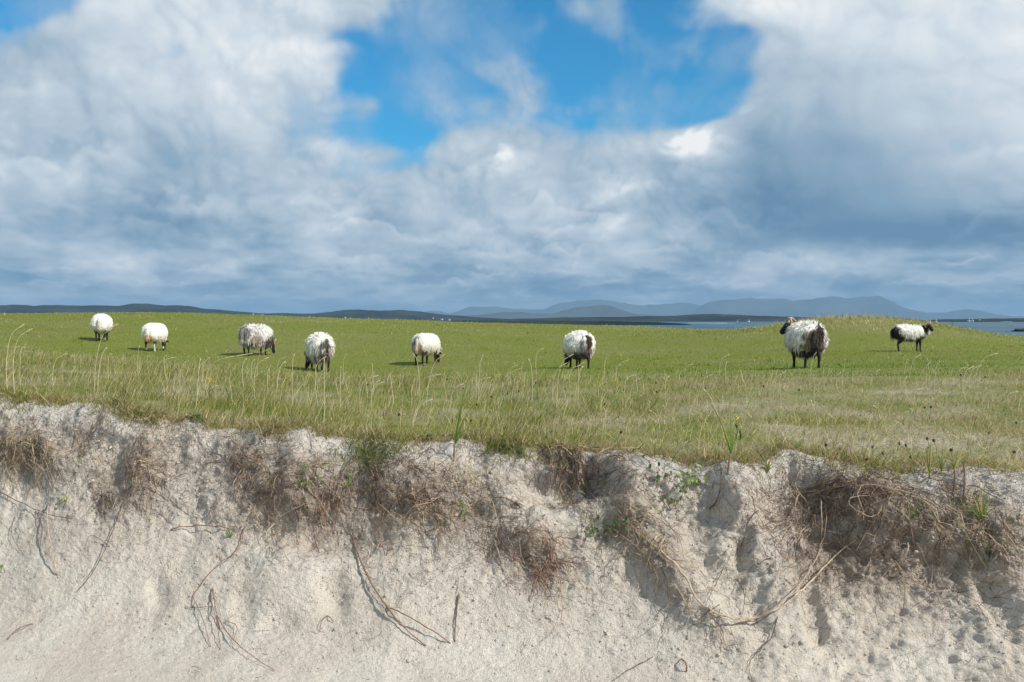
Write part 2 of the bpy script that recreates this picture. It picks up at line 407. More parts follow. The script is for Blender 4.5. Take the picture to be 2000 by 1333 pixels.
def _tps():
    # depths are compressed so that near and far control points count alike
    P = np.stack([ctl[:, 0] / (ctl[:, 1] + 4) * 14, np.log(ctl[:, 1] + 2) * 9], 1)
    n = len(P); K = _U(((P[:, None] - P[None]) ** 2).sum(-1)) + np.eye(n) * 0.6
    Q = np.c_[np.ones(n), P]; A = np.zeros((n + 3, n + 3)); A[:n, :n] = K; A[:n, n:] = Q; A[n:, :n] = Q.T
    return P, np.linalg.solve(A, np.r_[ctl[:, 2], 0, 0, 0])
_TP, _TW = _tps()
SEA_Z = -2.7
def ground_exact(X, Y):
    """height of the pasture (world z)"""
    X = np.asarray(X, float); Y = np.asarray(Y, float); sh = np.broadcast(X, Y).shape
    X, Y = np.broadcast_to(X, sh).ravel(), np.broadcast_to(Y, sh).ravel()
    Yc = np.maximum(Y, 1.0); out = np.empty(len(X))
    for i in range(0, len(X), 40000):
        x, y = X[i:i + 40000], Yc[i:i + 40000]
        u = np.clip(x / y, CU[0] * .98, CU[-1] * .98); x = u * y
        p = np.stack([x / (y + 4) * 14, np.log(y + 2) * 9], 1)
        d2 = ((p[:, None] - _TP[None]) ** 2).sum(-1)
        z = _U(d2) @ _TW[:-3] + _TW[-3] + p @ _TW[-2:]
        yc = np.interp(u, CU, CREST[:, 2])
        z -= 0.010 * np.maximum(y - yc, 0) ** 2
        z += 0.05 * fb(x * 0.35, y * 0.35, 2.0, 3) * sst(10, 18, y) + 0.02 * fb(x * 1.4, y * 1.4, 5.0, 2)
        out[i:i + 40000] = z
    return np.maximum(out + CZ, SEA_Z - 3).reshape(sh)

_gu = np.linspace(CU[0] * .98, CU[-1] * .98, 420); _gy = np.concatenate([np.linspace(3.5, 16, 260)[:-1], np.linspace(16, 62, 260)[:-1], np.linspace(62, 150, 60)])
_GT = ground_exact(_gu[None, :] * _gy[:, None], np.broadcast_to(_gy[:, None], (len(_gy), len(_gu))))
def bilin(T, fi, fj):
    fi = np.clip(fi, 0, T.shape[0] - 1.001); fj = np.clip(fj, 0, T.shape[1] - 1.001)
    i = fi.astype(int); j = fj.astype(int); a = fi - i; b = fj - j
    return T[i, j] * (1 - a) * (1 - b) + T[i + 1, j] * a * (1 - b) + T[i, j + 1] * (1 - a) * b + T[i + 1, j + 1] * a * b
def ground_z(X, Y):
    X, Y = np.broadcast_arrays(np.asarray(X, float), np.asarray(Y, float)); yc = np.maximum(Y, 1.0)
    return bilin(_GT, np.interp(yc, _gy, np.arange(len(_gy))), np.interp(X / yc, _gu, np.arange(len(_gu)))) + np.where(Y < 12, lip_dz(X) * np.exp(-np.maximum(Y - lip_y(X), 0) / .5), 0)
# pasture sheet: fans out from the lip of the bank
def build_pasture():
    r = np.concatenate([[0], np.linspace(0, 1, 18)[:-1], np.linspace(1, 12, 70)[:-1], np.linspace(12, 48, 130)[:-1], np.linspace(48, 95, 40)])
    a = np.linspace(-1, 1, 340)
    Rr, A = np.meshgrid(r, a, indexing='ij')
    X = A * (9.0 + 0.95 * Rr); Y = lip_y0(X * 9.0 / (9.0 + 0.95 * Rr)) * np.exp(-Rr / 30) + lip_n(X) * np.exp(-Rr / 0.6) + 0.03 + Rr + (1 - np.exp(-Rr / 30)) * 5.0
    Z = ground_z(X, Y)
    Z = Z + 0.012 - 0.03 * np.exp(-Rr / 0.05)
    Z[0] -= 0.16; Y[0] += 0.05          # turned-down turf edge
    strawn = fb(X * 0.25, Y * 0.25, 1.0, 4) * 1.5
    straw = np.clip(0.35 + strawn * 0.9, 0, 1)
    near = np.exp(-((Rr) / 7.0) ** 2)
    c = np.array([0.185, 0.21, 0.042])[None, None] * (1 - straw[..., None] * .55) + np.array([0.23, 0.215, 0.095]) * straw[..., None] * .55
    dn = (np.exp(-((X / Y - .345) / .10) ** 2) * sst(30, 39, Y))[..., None]; c = c * (1 - .7 * dn) + np.array([0.27, 0.24, 0.11]) * .7 * dn
    sandy = np.clip(near * (0.22 + 1.5 * fb(X * 1.3, Y * 0.9, 4.0, 4) + 0.25 * sst(0.5, 3.0, X)), 0, 1) + np.exp(-Rr / 0.15) * .7
    sandy = np.clip(sandy, 0, 1)[..., None]
    c = c * (1 - sandy) + np.array([0.46, 0.40, 0.31]) * sandy
    o = mesh_np('pasture', np.stack([X, Y, Z], -1).reshape(-1, 3), grid_faces(*X.shape), M_TURF, c.reshape(-1, 3))
    return tag(o, kind='structure')
build_pasture()

# ------------------------------------------------------------------ the eroded sand bank
ARC = 3.1
def _profile():
    s = np.linspace(0, ARC, 800); ds = s[1]
    ang = np.radians(np.interp(s, [0, .10, .24, .45, .80, 1.2, 1.7, 2.3, 3.1], [16, 26, 50, 54, 46, 41, 36, 28, 20]))
    h = np.concatenate([[0], np.cumsum(np.cos(ang[:-1]) * ds)]); v = np.concatenate([[0], np.cumsum(np.sin(ang[:-1]) * ds)])
    return s, h, v, ang
PS, PH, PV, PA_ = _profile()
def bank_base(X, s):
    """base surface point and normal at lateral X and arc length s down the face (s < 0: under the turf)"""
    X = np.asarray(X, float); s = np.asarray(s, float)
    fade = np.exp(-np.maximum(s, 0) / 0.9)
    h = np.where(s < 0, s, np.interp(s, PS, PH)); v = np.where(s < 0, -s * -0.02 + 0.05 * sst(0, -0.15, s), np.interp(s, PS, PV))
    hi = np.exp(-np.maximum(s, 0) / 0.16)
    y0 = lip_y0(X) + lip_lo(X) * (0.35 + 0.65 * fade) + (lip_n(X) - lip_lo(X)) * hi
    z0 = np.interp(X, LX, LZ) + CZ + lip_dz(X) * np.where(s < 0, np.exp(s / .5), np.exp(-np.maximum(s, 0) / .22))
    Y = y0 - h; Z = z0 - v
    Z = np.where(Z < 0.25, 0.25 - (0.25 - Z) / (1 + (0.25 - Z) / 0.25), Z)     # runs out into the beach
    ang = np.interp(np.maximum(s, 0), PS, PA_)
    return X, Y, Z, ang
def hollow(X, s, x0, s0, rx, rs, amp, tilt=0.0):
    c, q = math.cos(tilt), math.sin(tilt)
    u = ((X - x0) * c + (s - s0) * q) / rx; v = ((s - s0) * c - (X - x0) * q) / rs
    return amp * np.exp(-(u * u + v * v) ** 1.5)
FEATS = []
def relief(X, s):
    face = sst(-0.02, 0.22, s) * (1 - 0.75 * sst(1.3, 2.4, s))
    right = sst(0.2, 1.6, X)
    warp = 0.25 * fb(X * 1.3, s * 1.3, 9.0, 2)
    flut = fb((X + warp) * 3.2 - s * 0.8, s * 0.75, 1.5, 3, 0.55)
    rid = 0.5 - np.abs(fb((X + warp) * 1.7 + s * 0.5, s * 0.6, 7.0, 3))
    D = face * (0.020 * flut * (1 - .6 * sst(.7, 1.1, s)) + 0.030 * (rid - 0.3))
    D = D + face * 0.030 * fb(X * 7, s * 6, 3.0, 3) * (1 - .6 * sst(.7, 1.1, s))
    D = D + 0.016 * np.abs(fb(X * 19, s * 17, 13.0, 3, 0.6)) * sst(.0, .1, s) * (1 - .8 * sst(.75, 1.2, s)) + .012 * (np.abs(fb(X * 9 + s * 5, s * 8, 15.0, 3)) - .2) * (.4 + .6 * right)
    pit = fb(X * 15 + s * 6, s * 13, 6.0, 3, 0.6)
    D = D + (0.25 + 0.75 * sst(0.15, 0.4, s) * (1 - (0.6 - .45 * right) * sst(1.0, 1.6, s))) * (0.006 + 0.026 * right + 0.012 * np.exp(-((s - .45) / .35) ** 2)) * pit
    lump = np.maximum(fb(X * 4.5, s * 5, 12.0, 3), 0)
    D = D + 0.06 * lump * sst(0.0, .15, s) * (1 - sst(.5, .9, s))
    D = D + (0.005 + 0.005 * face) * fb(X * 45, s * 45, 2.0, 3, 0.6)
    D = D + 0.03 * fb(X * 1.1, s * 1.1, 4.0, 2) * sst(0.3, 1.0, s)
    g = sst(-.02, .14, s)
    for f in FEATS: D = D + hollow(X, s, *f) * g
    return D
_RT = None
_rx = np.concatenate([np.linspace(-9, -4.5, 140)[:-1], np.linspace(-4.5, 3.5, 1300)[:-1], np.linspace(3.5, 9, 160)]); _rs = np.linspace(-0.7, ARC, 560)
def bake_relief():
    global _RT
    S, X = np.meshgrid(_rs, _rx, indexing='ij'); _RT = relief(X, S)
def relief_f(X, s):
    if _RT is None: return relief(X, s)
    X, s = np.broadcast_arrays(np.asarray(X, float), np.asarray(s, float))
    return bilin(_RT, (s + 0.7) / (ARC + 0.7) * (len(_rs) - 1), np.interp(X, _rx, np.arange(len(_rx))))
def bank_pt(X, s, off=0.0):
    X = np.asarray(X, float); s = np.asarray(s, float)
    x, Y, Z, ang = bank_base(X, s)
    D = relief_f(x, s) + off
    return np.stack(np.broadcast_arrays(x, Y - D * np.sin(ang), Z + D * np.cos(ang)), -1)
_ss = np.linspace(-0.1, ARC, 700)
def bank_xs(px, py, raw=False):
    """photo pixel -> (X, s) on the bank"""
    d = ray(px, py)
    X = d[0] * 5.0
    for _ in range(5):
        _, Y, Z, ang = bank_base(np.full_like(_ss, X), _ss)
        if not raw:
            D = relief_f(np.full_like(_ss, X), _ss); Y = Y - D * np.sin(ang); Z = Z + D * np.cos(ang)
        g = (Z - CZ) / Y - d[2]
        k = np.where((g[:-1] >= 0) & (g[1:] < 0))[0]
        k = k[0] if len(k) else (0 if g[0] < 0 else len(_ss) - 2)
        s = _ss[k]; Xn = d[0] * Y[k]
        if abs(Xn - X) < 1e-4: break
        X = Xn
    return float(X), float(s)
def feat(px, py, rx, rs, amp, tilt=0.0):
    x, s = bank_xs(px, py, True); k = 5.0 / F
    FEATS.append((x, s, rx * k, rs * k * 1.15, amp, tilt))
# hollows (amp < 0) and noses (amp > 0), sizes in photo pixels
_fl = [(1070, 955, 60, 38, -0.15), (1140, 930, 60, 42, -0.16), (1110, 885, 80, 18, .05), (1250, 930, 60, 45, 0.07), (1545, 960, 90, 75, -0.16), (1450, 960, 45, 70, 0.09), (1450, 1090, 22, 60, -0.08, 0.25), (1480, 1160, 18, 50, -0.06, 0.2),
       (1330, 1130, 60, 110, 0.09, -0.6), (1400, 1130, 40, 90, -0.07, -0.5), (310, 1160, 24, 34, -0.032, -0.5), (545, 1220, 40, 24, -0.04, -0.6), (655, 1165, 26, 44, -0.035, -0.3), (475, 1180, 24, 50, -0.025, -0.3), (560, 1130, 90, 70, .03),
       (1590, 1200, 20, 45, -0.07), (1620, 1255, 30, 24, -0.05), (1680, 990, 110, 50, 0.07), (1790, 1040, 120, 50, 0.06), (1620, 1100, 90, 45, -0.06), (1850, 1130, 70, 50, -0.06), (1960, 1200, 25, 60, -0.06),
       (600, 950, 140, 60, 0.07), (800, 940, 100, 55, 0.07), (700, 1060, 250, 35, -0.05), (280, 930, 60, 60, 0.06), (80, 890, 110, 50, 0.07), (1040, 1060, 50, 40, 0.05), (1020, 1010, 60, 50, 0.03), (1230, 1000, 40, 50, 0.06),
       (900, 870, 50, 25, 0.05), (1380, 1000, 40, 60, -0.04), (250, 850, 90, 25, 0.05), (1750, 1180, 60, 30, -0.04, -0.5), (1850, 1230, 60, 25, -0.035, -0.5), (1700, 1280, 60, 20, -0.03, -0.5)]
for f_ in _fl: feat(*f_)
bake_relief()
STAIN = [(60, 880, 130, 60, .9), (160, 850, 60, 50, .6), (280, 920, 60, 80, .8), (230, 950, 90, 50, .5), (480, 900, 80, 60, .8), (580, 950, 150, 70, .9), (800, 950, 130, 70, .9), (900, 1010, 90, 50, .8), (1130, 920, 60, 45, .9),
         (1060, 880, 70, 30, .6), (1040, 1090, 60, 50, .9), (1220, 1000, 50, 60, .7), (1290, 1090, 70, 70, .7), (1660, 960, 130, 70, .9), (1580, 960, 80, 70, .5), (1790, 1040, 170, 80, .9), (1650, 1080, 120, 70, .7), (1900, 1020, 80, 60, .8),
         (1800, 1150, 120, 60, .4), (650, 1050, 180, 40, .5), (120, 1010, 120, 70, .3), (960, 1050, 60, 70, .4)]
def build_bank():
    xs = np.concatenate([np.linspace(-9, -4.3, 90)[:-1], np.linspace(-4.3, 3.3, 780)[:-1], np.linspace(3.3, 9, 110)])
    ss = np.concatenate([np.linspace(-0.7, -0.05, 14)[:-1], np.linspace(-0.05, 1.7, 255)[:-1], np.linspace(1.7, ARC, 90)])
    S, X = np.meshgrid(ss, xs, indexing='ij')
    P = bank_pt(X, S)
    st = np.zeros_like(X)
    for (px, py, rx, ry, a) in STAIN:
        x0, s0 = bank_xs(px, py); k = 5.2 / F
        st = np.maximum(st, a * np.exp(-(((X - x0) / (rx * k)) ** 2 + ((S - s0) / (ry * k * 1.2)) ** 2)))
    st = np.clip(st + 0.10 * sst(.1, .3, S) * (1 - sst(.5, .85, S)) + 0.22 * fb(X * 2.5, S * 2.5, 3.3, 4), 0, 1) * sst(0.06, 0.24, S) * (1 - sst(1.0, 1.5, S))
    wh = np.exp(-(S / 0.28) ** 2)
    cols = np.stack([st, wh, np.zeros_like(st)], -1)
    o = mesh_np('sand_bank', P.reshape(-1, 3), grid_faces(*X.shape), M_SAND, cols.reshape(-1, 3))
    return tag(o, kind='structure')
build_bank()
def build_beach():
    xs = np.linspace(-30, 30, 120); ys = np.concatenate([np.linspace(-40, 0, 40)[:-1], np.linspace(0, 12, 60)])
    Y, X = np.meshgrid(ys, xs, indexing='ij')
    foot = bank_base(X.ravel(), np.full(X.size, ARC))[1].reshape(X.shape)
    Z = 0.015 * fb(X * 0.8, Y * 0.8, 0, 3) - 0.10 - 0.9 * sst(0.0, 0.5, Y - foot) + 0.02 - np.maximum(-Y - 8, 0) * 0.09
    o = mesh_np('beach', np.stack([X, Y, Z], -1).reshape(-1, 3), grid_faces(*X.shape), M_SAND, np.zeros((X.size, 3)))
    return tag(o, kind='structure')
build_beach()

# ------------------------------------------------------------------ sea and far land
def sea_mat():
    m, t, b = new_mat('sea_water')
    p = tcoord(t)
    mp = t.nodes.new('ShaderNodeMapping'); mp.inputs['Scale'].default_value = (0.02, 0.006, 0.02); t.links.new(p.s, mp.inputs[0])
    n = noise(t, V(t, mp.outputs[0]), 1.0, 4, 0.6)
    near = V(t, t.nodes.new('ShaderNodeCameraData').outputs[2])
    c = mixc(t, n.sstep(0.4, 0.62), (0.016, 0.065, 0.10), (0.036, 0.115, 0.15))
    t.links.new(c.s, b.inputs['Base Color']); b.inputs['Roughness'].default_value = 0.4; b.inputs['Specular IOR Level'].default_value = 0.2
    mp2 = t.nodes.new('ShaderNodeMapping'); mp2.inputs['Scale'].default_value = (0.5, 0.16, 0.5); t.links.new(p.s, mp2.inputs[0])
    bump(t, b, noise(t, V(t, mp2.outputs[0]), 1.0, 5, 0.6), 0.6, 1.2)
    return m
def build_sea():
    E = 34000.0
    ys = np.concatenate([np.linspace(-6000, 0, 8)[:-1], np.linspace(0, 2000, 20)[:-1], np.geomspace(2000, E, 16)]); xs = np.linspace(-26000, 26000, 40)
    Y, X = np.meshgrid(ys, xs, indexing='ij')
    return tag(mesh_np('sea', np.stack([X, Y, np.full_like(X, SEA_Z)], -1).reshape(-1, 3), grid_faces(*X.shape), sea_mat()), kind='structure')
build_sea()

def land_mat(name, lo, hi, patch, sc_=0.004):
    m, t, b = new_mat(name); p = tcoord(t)
    n = noise(t, p, sc_, 6, 0.62); n2 = noise(t, p, sc_ * 5, 4, 0.6)
    c = mixc(t, n.sstep(0.38, 0.62), lo, hi); c = mixc(t, n2.sstep(0.60, 0.70) * 0.5, c, patch)
    t.links.new(c.s, b.inputs['Base Color']); b.inputs['Roughness'].default_value = 1.0; b.inputs['Specular IOR Level'].default_value = 0.0
    return m
M_HEATH = land_mat('heath_land', (0.018, 0.026, 0.028), (0.038, 0.050, 0.046), (0.10, 0.11, 0.075))  # kept very dark: cloud shade over the far hills is put into the colour
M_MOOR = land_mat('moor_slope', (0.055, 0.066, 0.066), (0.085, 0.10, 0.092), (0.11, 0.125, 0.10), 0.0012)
def ridge_land(name, dist, depth, prof, mat, label_seed, rough=0.10):
    """a range of hills whose skyline follows (photo x, photo y) points, built as a solid terrain strip"""
    prof = np.array(prof, float); us = (prof[:, 0] - 1000) / F
    hs = (HY - prof[:, 1]) / F * dist + CZ - SEA_Z
    n = max(120, int((us[-1] - us[0]) * 500)); u = np.linspace(us[0], us[-1], n)
    h = np.interp(u, us, hs)
    k = np.array([1, 3, 4, 3, 1.]) / 12
    hp = np.pad(h, 2, 'edge'); h = np.convolve(hp, k, 'valid')
    t = np.linspace(-1, 1, 41)
    T, U = np.meshgrid(t, u, indexing='ij'); H = np.broadcast_to(h, T.shape)
    shp = np.cos(T * np.pi / 2) ** 1.25
    Yd = dist + T * depth
    X = U * dist * (1 + T * depth / dist * 0.3)
    nz = fb(X / dist * 38, T * 2.5 + label_seed, label_seed * 1.7, 5, 0.55)
    Z = SEA_Z - 1.5 + (H + 1.5) * np.clip(shp * (1 + rough * 2 * nz * (1 - shp * .3)), 0, 1.12) + H * rough * 0.5 * fb(X / dist * 110, T * 4, label_seed, 3) * shp
    o = mesh_np(name, np.stack([X, Yd, Z], -1).reshape(-1, 3), grid_faces(*T.shape), mat)
    return tag(o, kind='structure')
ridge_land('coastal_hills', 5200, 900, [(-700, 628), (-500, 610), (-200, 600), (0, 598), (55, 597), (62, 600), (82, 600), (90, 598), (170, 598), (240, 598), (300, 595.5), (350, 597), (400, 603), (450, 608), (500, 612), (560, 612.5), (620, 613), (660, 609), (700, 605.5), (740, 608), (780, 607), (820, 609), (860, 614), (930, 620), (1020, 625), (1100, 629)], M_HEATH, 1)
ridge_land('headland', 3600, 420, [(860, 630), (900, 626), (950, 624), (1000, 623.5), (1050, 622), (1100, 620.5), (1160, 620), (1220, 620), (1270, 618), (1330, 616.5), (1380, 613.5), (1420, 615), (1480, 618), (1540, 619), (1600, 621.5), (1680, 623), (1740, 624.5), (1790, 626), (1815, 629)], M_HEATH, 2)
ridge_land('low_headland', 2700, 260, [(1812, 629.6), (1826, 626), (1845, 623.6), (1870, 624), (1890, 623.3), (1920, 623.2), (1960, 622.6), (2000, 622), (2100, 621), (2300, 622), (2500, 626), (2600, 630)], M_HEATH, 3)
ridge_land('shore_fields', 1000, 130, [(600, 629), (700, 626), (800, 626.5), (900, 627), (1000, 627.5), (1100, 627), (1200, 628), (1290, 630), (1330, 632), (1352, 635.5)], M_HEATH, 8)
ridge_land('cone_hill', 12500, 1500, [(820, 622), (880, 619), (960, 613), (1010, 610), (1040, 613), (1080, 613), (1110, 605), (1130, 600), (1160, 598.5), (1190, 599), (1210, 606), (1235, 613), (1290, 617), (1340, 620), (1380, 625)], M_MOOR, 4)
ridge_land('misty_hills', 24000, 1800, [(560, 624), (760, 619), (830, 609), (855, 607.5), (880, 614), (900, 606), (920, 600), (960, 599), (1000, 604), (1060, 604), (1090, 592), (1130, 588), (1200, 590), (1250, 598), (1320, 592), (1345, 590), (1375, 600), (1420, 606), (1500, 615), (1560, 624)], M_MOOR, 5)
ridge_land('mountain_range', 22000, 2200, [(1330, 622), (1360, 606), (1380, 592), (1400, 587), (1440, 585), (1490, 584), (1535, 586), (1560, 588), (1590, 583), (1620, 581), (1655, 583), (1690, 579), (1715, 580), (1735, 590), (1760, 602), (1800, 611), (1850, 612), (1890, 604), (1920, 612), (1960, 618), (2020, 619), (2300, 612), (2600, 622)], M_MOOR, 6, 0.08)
def white_mat(n, c): return plain(n, c, 0.9, 0.08, 2)
M_SURF = white_mat('surf_foam', (0.75, 0.78, 0.80)); M_SHELLSAND = white_mat('pale_strand', (0.62, 0.58, 0.50))
# strip of pale strand on the low headland and a surf line under the near one
def flat_strip(name, px0, px1, dist, w, mat, z):
    n = 40; t = np.linspace(0, 1, n); a, b = at_depth(px0, HY, dist)[0], at_depth(px1, HY, dist)[0]
    X = a + (b - a) * t; wob = 8 * fb(t * 6, 3.1, 0, 3) * w / 10; wid = w * np.sin(np.pi * t) ** .5 * (0.7 + 0.6 * np.abs(fb(t * 9, 1.2, 0, 2)))
    P = np.concatenate([np.stack([X, dist + wob - wid / 2, np.full(n, z)], -1), np.stack([X, dist + wob, np.full(n, z + 0.5 * w / 60)], -1), np.stack([X, dist + wob + wid / 2, np.full(n, z)], -1)])
    return tag(mesh_np(name, P, grid_faces(3, n), mat), kind='structure')
flat_strip('strand', 1955, 1972, 2420, 46, M_SHELLSAND, SEA_Z + 1.2)
flat_strip('surf', 1345, 1420, 1500, 26, M_SURF, SEA_Z + 0.15)
flat_strip('surf', 1385, 1440, 1200, 9, M_SURF, SEA_Z + 0.12)

# ------------------------------------------------------------------ haze: blue Atlantic air
hz_m = bpy.data.materials.new('haze_air'); hz_m.use_nodes = True
t_ = hz_m.node_tree; t_.nodes.clear()
ho = t_.nodes.new('ShaderNodeOutputMaterial'); hv = t_.nodes.new('ShaderNodeVolumePrincipled')
t_.links.new(hv.outputs[0], ho.inputs['Volume'])
hv.inputs['Color'].default_value = (0.36, 0.60, 0.86, 1); hv.inputs['Density'].default_value = 5.0e-5; hv.inputs['Anisotropy'].default_value = 0.0
def box_obj(name, lo, hi, mat, parent=None):
    x0, y0, z0 = lo; x1, y1, z1 = hi
    co = np.array([(x, y, z) for z in (z0, z1) for y in (y0, y1) for x in (x0, x1)], float)
    f = np.array([(0, 2, 3, 1), (4, 5, 7, 6), (0, 1, 5, 4), (2, 6, 7, 3), (0, 4, 6, 2), (1, 3, 7, 5)])
    return mesh_np(name, co, f, mat, smooth=False, parent=parent)
haze = tag(box_obj('haze', (-30000, -9000, -8.0), (30000, 36000, 580), hz_m), kind='stuff')

# ------------------------------------------------------------------ blades, ribbons, tubes
def blades(pos, h, w, az_, lean, curve, cb, ct, K=3, face=None, droop=0.0):
    """many tapered leaves at once: returns (co, tris, cols)"""
    n = len(pos); t = np.linspace(0, 1, K + 1)
    ld = np.stack([np.cos(az_), np.sin(az_), np.zeros(n)], 1)
    face = rng.random(n) * np.pi if face is None else face
    wd = np.stack([np.cos(face), np.sin(face), np.zeros(n)], 1)
    co = np.empty((n, 2 * K + 1, 3)); cols = np.empty((n, 2 * K + 1, 3))
    for k in range(K + 1):
        tk = t[k]
        hor = lean * tk + curve * tk ** 2.2
        up = np.sqrt(np.maximum(0.04, 1 - (lean + curve * tk) ** 2 * 0.8)) * tk - droop * curve * tk ** 3
        c = pos + ld * (h * hor)[:, None] + np.array([0, 0, 1.0]) * (h * up)[:, None]
        cc = cb * (1 - tk) + ct * tk
        if k < K:
            ww = (w * (1 - tk ** 1.6) * 0.5)[:, None]
            co[:, 2 * k] = c - wd * ww; co[:, 2 * k + 1] = c + wd * ww
            cols[:, 2 * k] = cc; cols[:, 2 * k + 1] = cc
        else:
            co[:, 2 * K] = c; cols[:, 2 * K] = cc
    tri = []
    for k in range(K - 1):
        a = 2 * k; tri += [(a, a + 1, a + 3), (a, a + 3, a + 2)]
    a = 2 * (K - 1); tri.append((a, a + 1, a + 2))
    tri = np.array(tri)
    faces = (np.arange(n)[:, None, None] * (2 * K + 1) + tri[None]).reshape(-1, 3)
    return co.reshape(-1, 3), faces, cols.reshape(-1, 3)
def ribbons(pts, w, cols, nrm=None):
    """pts (n,k,3) polylines -> thin ribbons with random facing; w (n,)"""
    n, k, _ = pts.shape
    tan = np.gradient(pts, axis=1); tan /= np.linalg.norm(tan, axis=2, keepdims=True) + 1e-9
    rv = rng.normal(size=(n, 1, 3)) * np.array([1, .35, 1]); side = np.cross(tan, rv); side /= np.linalg.norm(side, axis=2, keepdims=True) + 1e-9
    ww = w[:, None] * np.linspace(1, 0.45, k)[None] * .5
    co = np.stack([pts - side * ww[..., None], pts + side * ww[..., None]], 2).reshape(n, 2 * k, 3)
    tri = []
    for j in range(k - 1):
        a = 2 * j; tri += [(a, a + 1, a + 3), (a, a + 3, a + 2)]
    faces = (np.arange(n)[:, None, None] * (2 * k) + np.array(tri)[None]).reshape(-1, 3)
    return co.reshape(-1, 3), faces, np.repeat(cols, 2 * k, axis=0)
def tube(pts, rad, sides=6, caps=True):
    pts = np.asarray(pts, float); k = len(pts); rad = np.broadcast_to(np.asarray(rad, float), (k,))
    tan = np.gradient(pts, axis=0); tan /= np.linalg.norm(tan, axis=1, keepdims=True) + 1e-9
    ref = np.array([0.13, 0.21, 0.97]) if abs(tan[0][2]) < .9 else np.array([1., 0.1, 0])
    co = []
    for i in range(k):
        a = np.cross(tan[i], ref); a /= np.linalg.norm(a); b = np.cross(tan[i], a)
        ref = -np.cross(tan[i], a) if False else ref
        th = np.arange(sides) * 2 * np.pi / sides
        co.append(pts[i] + rad[i] * (np.cos(th)[:, None] * a + np.sin(th)[:, None] * b))
    co = np.concatenate(co); f = []
    for i in range(k - 1):
        for j in range(sides):
            a = i * sides + j; b = i * sides + (j + 1) % sides
            f.append((a, b, b + sides)); f.append((a, b + sides, a + sides))
    if caps:
        co = np.vstack([co, pts[0], pts[-1]]); c0 = len(co) - 2
        for j in range(sides):
            f.append((c0, (j + 1) % sides, j)); f.append((c0 + 1, (k - 1) * sides + j, (k - 1) * sides + (j + 1) % sides))
    return co, np.array(f)
def merge(parts):
    co, fa, cl, n = [], [], [], 0
    for p in parts:
        co.append(p[0]); fa.append(p[1] + n); n += len(p[0])
        if len(p) > 2: cl.append(p[2])
    return np.vstack(co), np.vstack(fa), (np.vstack(cl) if cl else None)
def smooth_line(p, n):
    """Catmull-Rom through points"""
    p = np.asarray(p, float); q = np.vstack([2 * p[0] - p[1], p, 2 * p[-1] - p[-2]])
    out = []
    for u in np.linspace(0, len(p) - 1 - 1e-6, n):
        i = int(u); t = u - i; a, b, c, d = q[i:i + 4]
        out.append(0.5 * (2 * b + (c - a) * t + (2 * a - 5 * b + 4 * c - d) * t * t + (3 * b - a - 3 * c + d) * t ** 3))
    return np.array(out)
def rnd(a, b, n=None): return rng.uniform(a, b, n)

# ------------------------------------------------------------------ sheep
def hair_mat(name, rough=0.75, transl=0.0):
    m, t, b = new_mat(name); c = attr(t); p = tcoord(t)
    c2 = mixc(t, noise(t, p, 60, 4, 0.6).sstep(0.4, 0.75) * 0.12, c, (0.35, 0.31, 0.27), 'MULTIPLY')
    t.links.new(c2.s, b.inputs['Base Color']); b.inputs['Roughness'].default_value = rough
    b.inputs['Sheen Weight'].default_value = 0.15
    bump(t, b, noise(t, p, 45, 4, 0.65), 0.5, 0.015)
    if transl:
        tr = t.nodes.new('ShaderNodeBsdfTranslucent'); t.links.new(c2.s, tr.inputs[0]); mx = t.nodes.new('ShaderNodeMixShader'); mx.inputs[0].default_value = transl
        t.links.new(b.outputs[0], mx.inputs[1]); t.links.new(tr.outputs[0], mx.inputs[2]); t.links.new(mx.outputs[0], t.nodes['Material Output'].inputs[0])
    return m
M_WOOL = hair_mat('wool', 0.95, 0.0); M_FUR = hair_mat('short_dark_hair', 0.6)
M_HORN = plain('horn', (0.42, 0.33, 0.23), 0.5, 0.3, 60)
M_EYE = plain('eye', (0.10, 0.07, 0.02), 0.15, 0.2, 60, 0.6)

